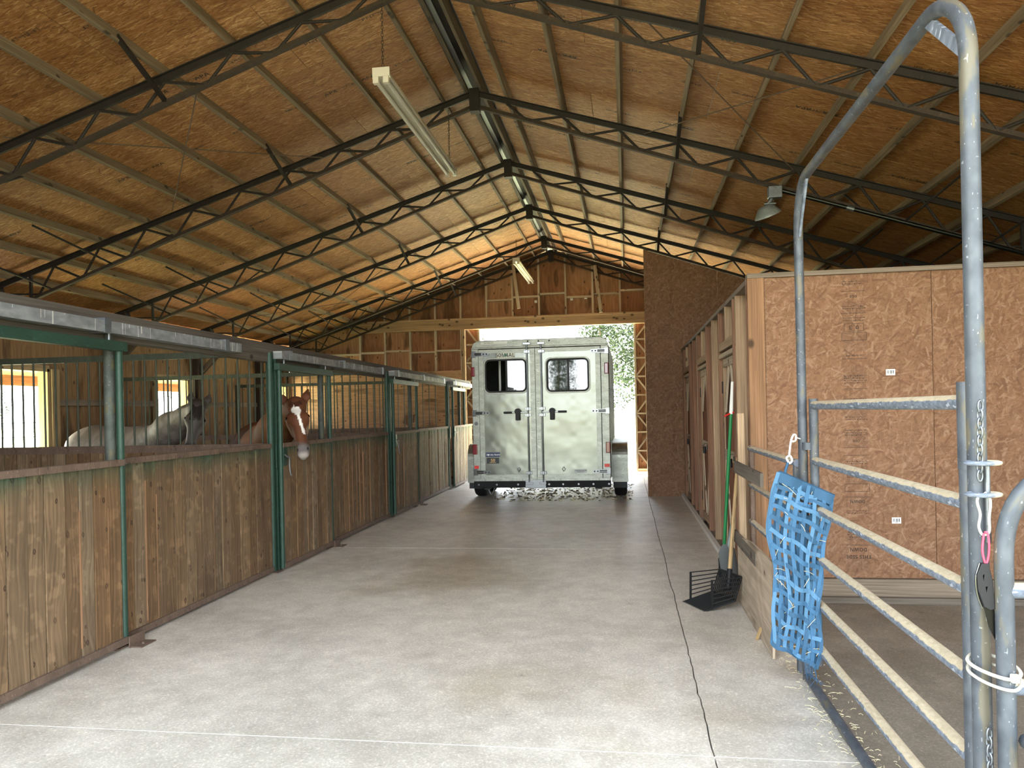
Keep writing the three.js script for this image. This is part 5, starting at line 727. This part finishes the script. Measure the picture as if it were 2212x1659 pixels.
{ // manure fork
  const t = thing('manure_fork', 'black plastic basket fork with a wooden handle leaning by the tack room', 'fork', [0, 0, 0]);
  const R = V(0.42, 0, 0.907), W = 0.31, BL = V(0.635, 0.075, -6.04), fw = V(-0.87, -0.3, 0.1).normalize(), bk = V(0.06, 0.16, -0.06), D = 0.25, N = 14;
  const P = (u, b, c = 0) => BL.clone().addScaledVector(R, u * W).addScaledVector(fw, b).add(bk.clone().multiplyScalar(c)), Q = (u, b, y) => { const p = P(u, b); p.y = y; return p; };
  for (let i = 0; i <= N; i++) { const u = i / N; part('tine', [bar(P(u, 0), P(u, D), 0.007, 0.012, R)], M.plastic, t); part('back_slat', [bar(P(u, 0), P(u, 0, 1), 0.008, 0.007, R)], M.plastic, t); }
  for (const c of [0, 1]) part('cross_bar', [bar(P(0, 0, c), P(1, 0, c), 0.012, 0.018, V(0, 1, 0))], M.plastic, t);
  for (const u of [0, 1]) { for (let k = 0; k <= 6; k++) part('side_slat', [bar(P(u, 0, k / 6), Q(u, D * 0.72, mix(0.02, 0.225, k / 6)), 0.007, 0.007, V(0, 1, 0))], M.plastic, t); part('side_post', [bar(Q(u, D * 0.72, 0.01), Q(u, D * 0.7, 0.23), 0.01, 0.014, R)], M.plastic, t); }
  const top = V(0.9, 1.08, -6.42), foot = P(0.55, 0, 0.6); part('handle', [pipe([foot, top], 0.0155, 12)], M.handle, t, 'long pale wooden handle'); part('socket', [pipe([foot.clone().lerp(top, -0.05), foot.clone().lerp(top, 0.1)], 0.02, 10)], M.plastic, t);
}
{ // green-handled brush, shovel
  const t = thing('stall_broom', 'broom with a green handle and white wrapped top leaning on the tack wall', 'broom', [0, 0, 0]); const a = V(0.83, 0.14, -6.95), b = V(0.905, 1.44, -6.82), c = V(0.918, 1.72, -6.8); part('handle', [pipe([a, b], 0.015, 12)], M.greenPaint, t); part('grip_wrap', [pipe([b, b.clone().lerp(c, 0.5), c], (q) => 0.018 - 0.006 * q, 10)], M.white, t, 'white wrapped grip'); part('ribbon', [pipe(smooth([b.clone().add(V(-0.06, -0.02, 0.03)), b.clone().add(V(-0.02, 0.0, 0.02)), b, b.clone().add(V(0.02, 0.015, 0.02))], 12), 0.007, 6)], M.redBright, t); part('head', [rbx(0.79, 0.88, 0.11, 0.15, -7.02, -6.86, 0.01)], M.plastic, t);
  const br = []; for (let i = 0; i < 9; i++) for (let j = 0; j < 5; j++) { const x = 0.795 + i * 0.009, z = -7.0 + j * 0.03; br.push(rod(V(x, 0.115, z), V(x + rr(-0.01, 0.01), 0.003, z + rr(-0.01, 0.01)), 0.004, 5)); } part('bristles', br, M.plastic, t);
  const s = thing('shovel', 'steel scoop shovel with a wooden handle behind the basket fork', 'shovel', [0, 0, 0]); const p = V(0.84, 0.4, -6.52), q = V(0.925, 1.03, -6.5); part('handle', [pipe([p, q], 0.016, 12)], M.handle, s); part('socket', [pipe([V(0.815, 0.26, -6.53), p.clone().lerp(q, 0.2)], (k) => 0.026 - 0.007 * k, 12)], M.shovel, s);
  const pos = [], idx = [], n = 12, m = 12; for (let j = 0; j <= m; j++) for (let i = 0; i <= n; i++) { const u = i / n * 2 - 1, v = j / m, w = 0.125 * (v < 0.15 ? mix(0.35, 1, v / 0.15) : 1), cup = 0.045 * u * u * (1 - 0.4 * v), c = V(0.83, 0.36, -6.53).add(V(0.02, -0.35, 0.12).multiplyScalar(v)).addScaledVector(V(0.62, 0, -0.78), u * w).addScaledVector(V(-0.78, 0.1, 0.62), cup); pos.push(c.x, Math.max(0.004, c.y), c.z); } for (let j = 0; j < m; j++) for (let i = 0; i < n; i++) { const a2 = j * (n + 1) + i; idx.push(a2, a2 + 1, a2 + n + 1, a2 + 1, a2 + n + 2, a2 + n + 1); } const g = new THREE.BufferGeometry(); g.setAttribute('position', new THREE.Float32BufferAttribute(pos, 3)); g.setIndex(idx); g.computeVertexNormals(); const back = g.clone(); back.translate(0.005, 0, -0.004); back.setIndex([...idx].reverse()); back.computeVertexNormals(); part('scoop', [g, back], M.shovel, s);
}
{ // flood lamp, box and conduit under the second truss
  const t = thing('flood_lamp', 'grey hat-shaped flood lamp on a junction box under the right roof', 'lamp', [0, 0, -8.36]); const bot = (x) => { const s = x - RX; return RY - SL * s - 0.19 - 0.033 * s; };
  part('junction_box', [rbx(1.52, 1.66, bot(1.6) - 0.13, bot(1.6) - 0.005, 0.03, 0.12, 0.01)], M.galvPlain, t); part('swivel', [rod(V(1.56, bot(1.6) - 0.13, 0.07), V(1.52, bot(1.6) - 0.18, 0.07), 0.02), rod(V(1.48, bot(1.6) - 0.18, 0.07), V(1.6, bot(1.6) - 0.18, 0.07), 0.012)], M.galvPlain, t);
  const g = new THREE.LatheGeometry([[0.001, 0.05], [0.06, 0.045], [0.09, 0.02], [0.13, -0.04], [0.14, -0.06], [0.13, -0.055], [0.08, 0.01], [0.001, 0.03]].map(([r, y]) => new THREE.Vector2(r, y)), 24); g.rotateZ(0.35); g.rotateX(0.3); g.translate(1.5, bot(1.6) - 0.25, 0.08); part('reflector', g, M.shovel, t);
  const c = thing('conduit', 'shiny steel conduit running along the truss to the right wall', 'conduit', [0, 0, -8.36]); part('tube', [rod(V(1.66, bot(1.66) - 0.03, 0.07), V(4.7, bot(4.7) - 0.0, 0.07), 0.022, 12)], mat({ color: '#3a3c3b', metalness: 0.9, roughness: 0.3 }), c); part('coupling', [rod(V(2.3, bot(2.3) - 0.025, 0.07), V(2.37, bot(2.37) - 0.025, 0.07), 0.027, 12)], M.galvPlain, c);
}
function tubeLamp(x, y, z0, z1, label, hz0, hz1) {
  const t = thing('fluorescent_lamp', label, 'lamp', [x, y, 0], 0, 'hanging fluorescent lamps');
  part('housing', [(() => { const g = extrude(poly([[-0.05, 0.02], [-0.075, 0.0], [-0.075, -0.012], [-0.03, 0.0], [0.03, 0.0], [0.075, -0.012], [0.075, 0.0], [0.05, 0.02], [0.04, 0.07], [-0.04, 0.07]]), z0 - z1); g.translate(0, 0, z1); return g; })()], M.cream, t);
  for (const s of [-1, 1]) { part('tube', [rod(V(s * 0.042, -0.03, z0 - 0.03), V(s * 0.042, -0.03, z1 + 0.03), 0.019, 14)], M.tube, t); for (const z of [z0, z1]) part('socket', [rbx(s * 0.042 - 0.024, s * 0.042 + 0.024, -0.055, 0.0, z - 0.022, z + 0.022, 0.006)], M.cream, t); }
  part('end_cap', [rbx(-0.072, 0.072, 0.0, 0.075, z0 - 0.005, z0 + 0.012, 0.005)], M.cream, t);
  for (const [z, h] of [[z0 - 0.05, hz0], [z1 + 0.05, hz1]]) part('chain', chain(V(0, h, z), V(0, 0.07, z), Math.round(h / 0.034), 0.012, 0.0028), M.truss, t);
}
tubeLamp(-1.88, 4.2, -5.86, -8.3, 'long twin-tube fluorescent lamp hanging near the camera', 0.74, 0.72);
tubeLamp(-2.06, 4.43, -14.7, -17.0, 'far twin-tube fluorescent lamp hanging in front of the back gable', 0.44, 0.44);
// ================================================================ outdoors
function crown(n, seedK) {
  const pos = [], idx = [], lumps = []; seed = seedK; for (let k = 0; k < 16; k++) { const a = rr(0, 6.28), r = rr(0, 1.7), y = rr(2.2, 8.6); lumps.push([Math.cos(a) * r * (1.1 - y / 14), y, Math.sin(a) * r * (1.1 - y / 14), rr(0.8, 1.6)]); }
  for (let k = 0; k < n; k++) { const l = lumps[Math.floor(rnd() * 16)], d = V(rr(-1, 1), rr(-1, 1), rr(-1, 1)); d.normalize().multiplyScalar(l[3] * Math.cbrt(rr(0.25, 1))); const c = V(l[0], l[1], l[2]).add(d), a = V(rr(-1, 1), rr(-0.6, 0.6), rr(-1, 1)).normalize().multiplyScalar(rr(0.05, 0.13)), b = V(rr(-1, 1), rr(-1, 1), rr(-1, 1)).cross(a).normalize().multiplyScalar(rr(0.025, 0.06)), i = pos.length / 3; for (const p of [c.clone().sub(a), c.clone().add(b), c.clone().add(a), c.clone().sub(b)]) pos.push(p.x, p.y, p.z); idx.push(i, i + 1, i + 2, i, i + 2, i + 3); }
  const g = new THREE.BufferGeometry(); g.setAttribute('position', new THREE.Float32BufferAttribute(pos, 3)); g.setIndex(idx); const q = g.toNonIndexed(); q.computeVertexNormals(); q.setAttribute('uv', new THREE.BufferAttribute(new Float32Array(q.attributes.position.count * 2).map(() => rnd()), 2)); return q;
}
const crowns = [crown(7000, 11), crown(7000, 22), crown(7000, 33)];
const trunk = pipe([V(0, -0.15, 0), V(0.05, 3, 0), V(0, 7.5, 0.1)], (t) => 0.22 * (1 - 0.8 * t), 8);
function tree(x, z, s, k, label, group) { const t = thing('tree', label, 'tree', [x, 0, z], rr(0, 6.28), group); t.scale.set(s * rr(0.9, 1.15), s, s * rr(0.9, 1.15)); part('crown', crowns[k % 3], M.leaf[k % 3], t); part('trunk', trunk, M.bark, t); }
seed = 777;
for (const [x, z, q, k] of [[-11.5, -60, 0.8, 0], [-7.4, -62, 0.7, 1], [-4.2, -57, 0.62, 2]]) tree(x, z, q, k, 'low green tree far behind the barn above the trailer roof', 'trees behind the barn');
for (const [x, z, q, k, l] of [[-1.4, -47, 0.95, 0, 'green tree over the right corner of the trailer roof'], [0.7, -38, 1.25, 1, 'tall green tree filling the gap between the trailer and the dark partition'], [4.4, -45, 1.5, 2, 'big green tree behind the right sliding door']]) tree(x, z, q, k, l, 'trees in the doorway gap');
for (const [zs, l] of [[[-57, -65, -73], 'leftmost'], [[-82, -90, -98], 'middle'], [[-115, -124], 'narrow far']]) zs.forEach((z, k) => tree(-60 - 2 * (k % 2), z, rr(1.15, 1.5), k, 'pale green tree across the paddock in the ' + l + ' stall window', 'trees beyond the paddock'));
for (let k = 0; k < 8; k++) tree(-30 + k * 8, 43 + 3 * (k % 2), rr(0.95, 1.15), k, 'green tree on the entrance side mirrored in the trailer door', 'trees in front of the barn');
{ // paddock wire fence
  const t = thing('wire_fence', 'thin wire paddock fence outside the stall windows', 'fence', [-21, -0.14, 0]);
  for (let z = -6; z > -60; z -= 4) part('fence_post', [rod(V(0, 0, z), V(0, 1.9, z), 0.035, 8)], M.darkIn, t); for (const y of [0.6, 1.1, 1.6]) part('wire', [rod(V(0, y, -6), V(0, y, -58), 0.02, 5)], M.darkIn, t);
}
scene.traverse((o) => { if (o.isMesh) { o.castShadow = true; o.receiveShadow = true; } });
renderer.render(scene, camera);
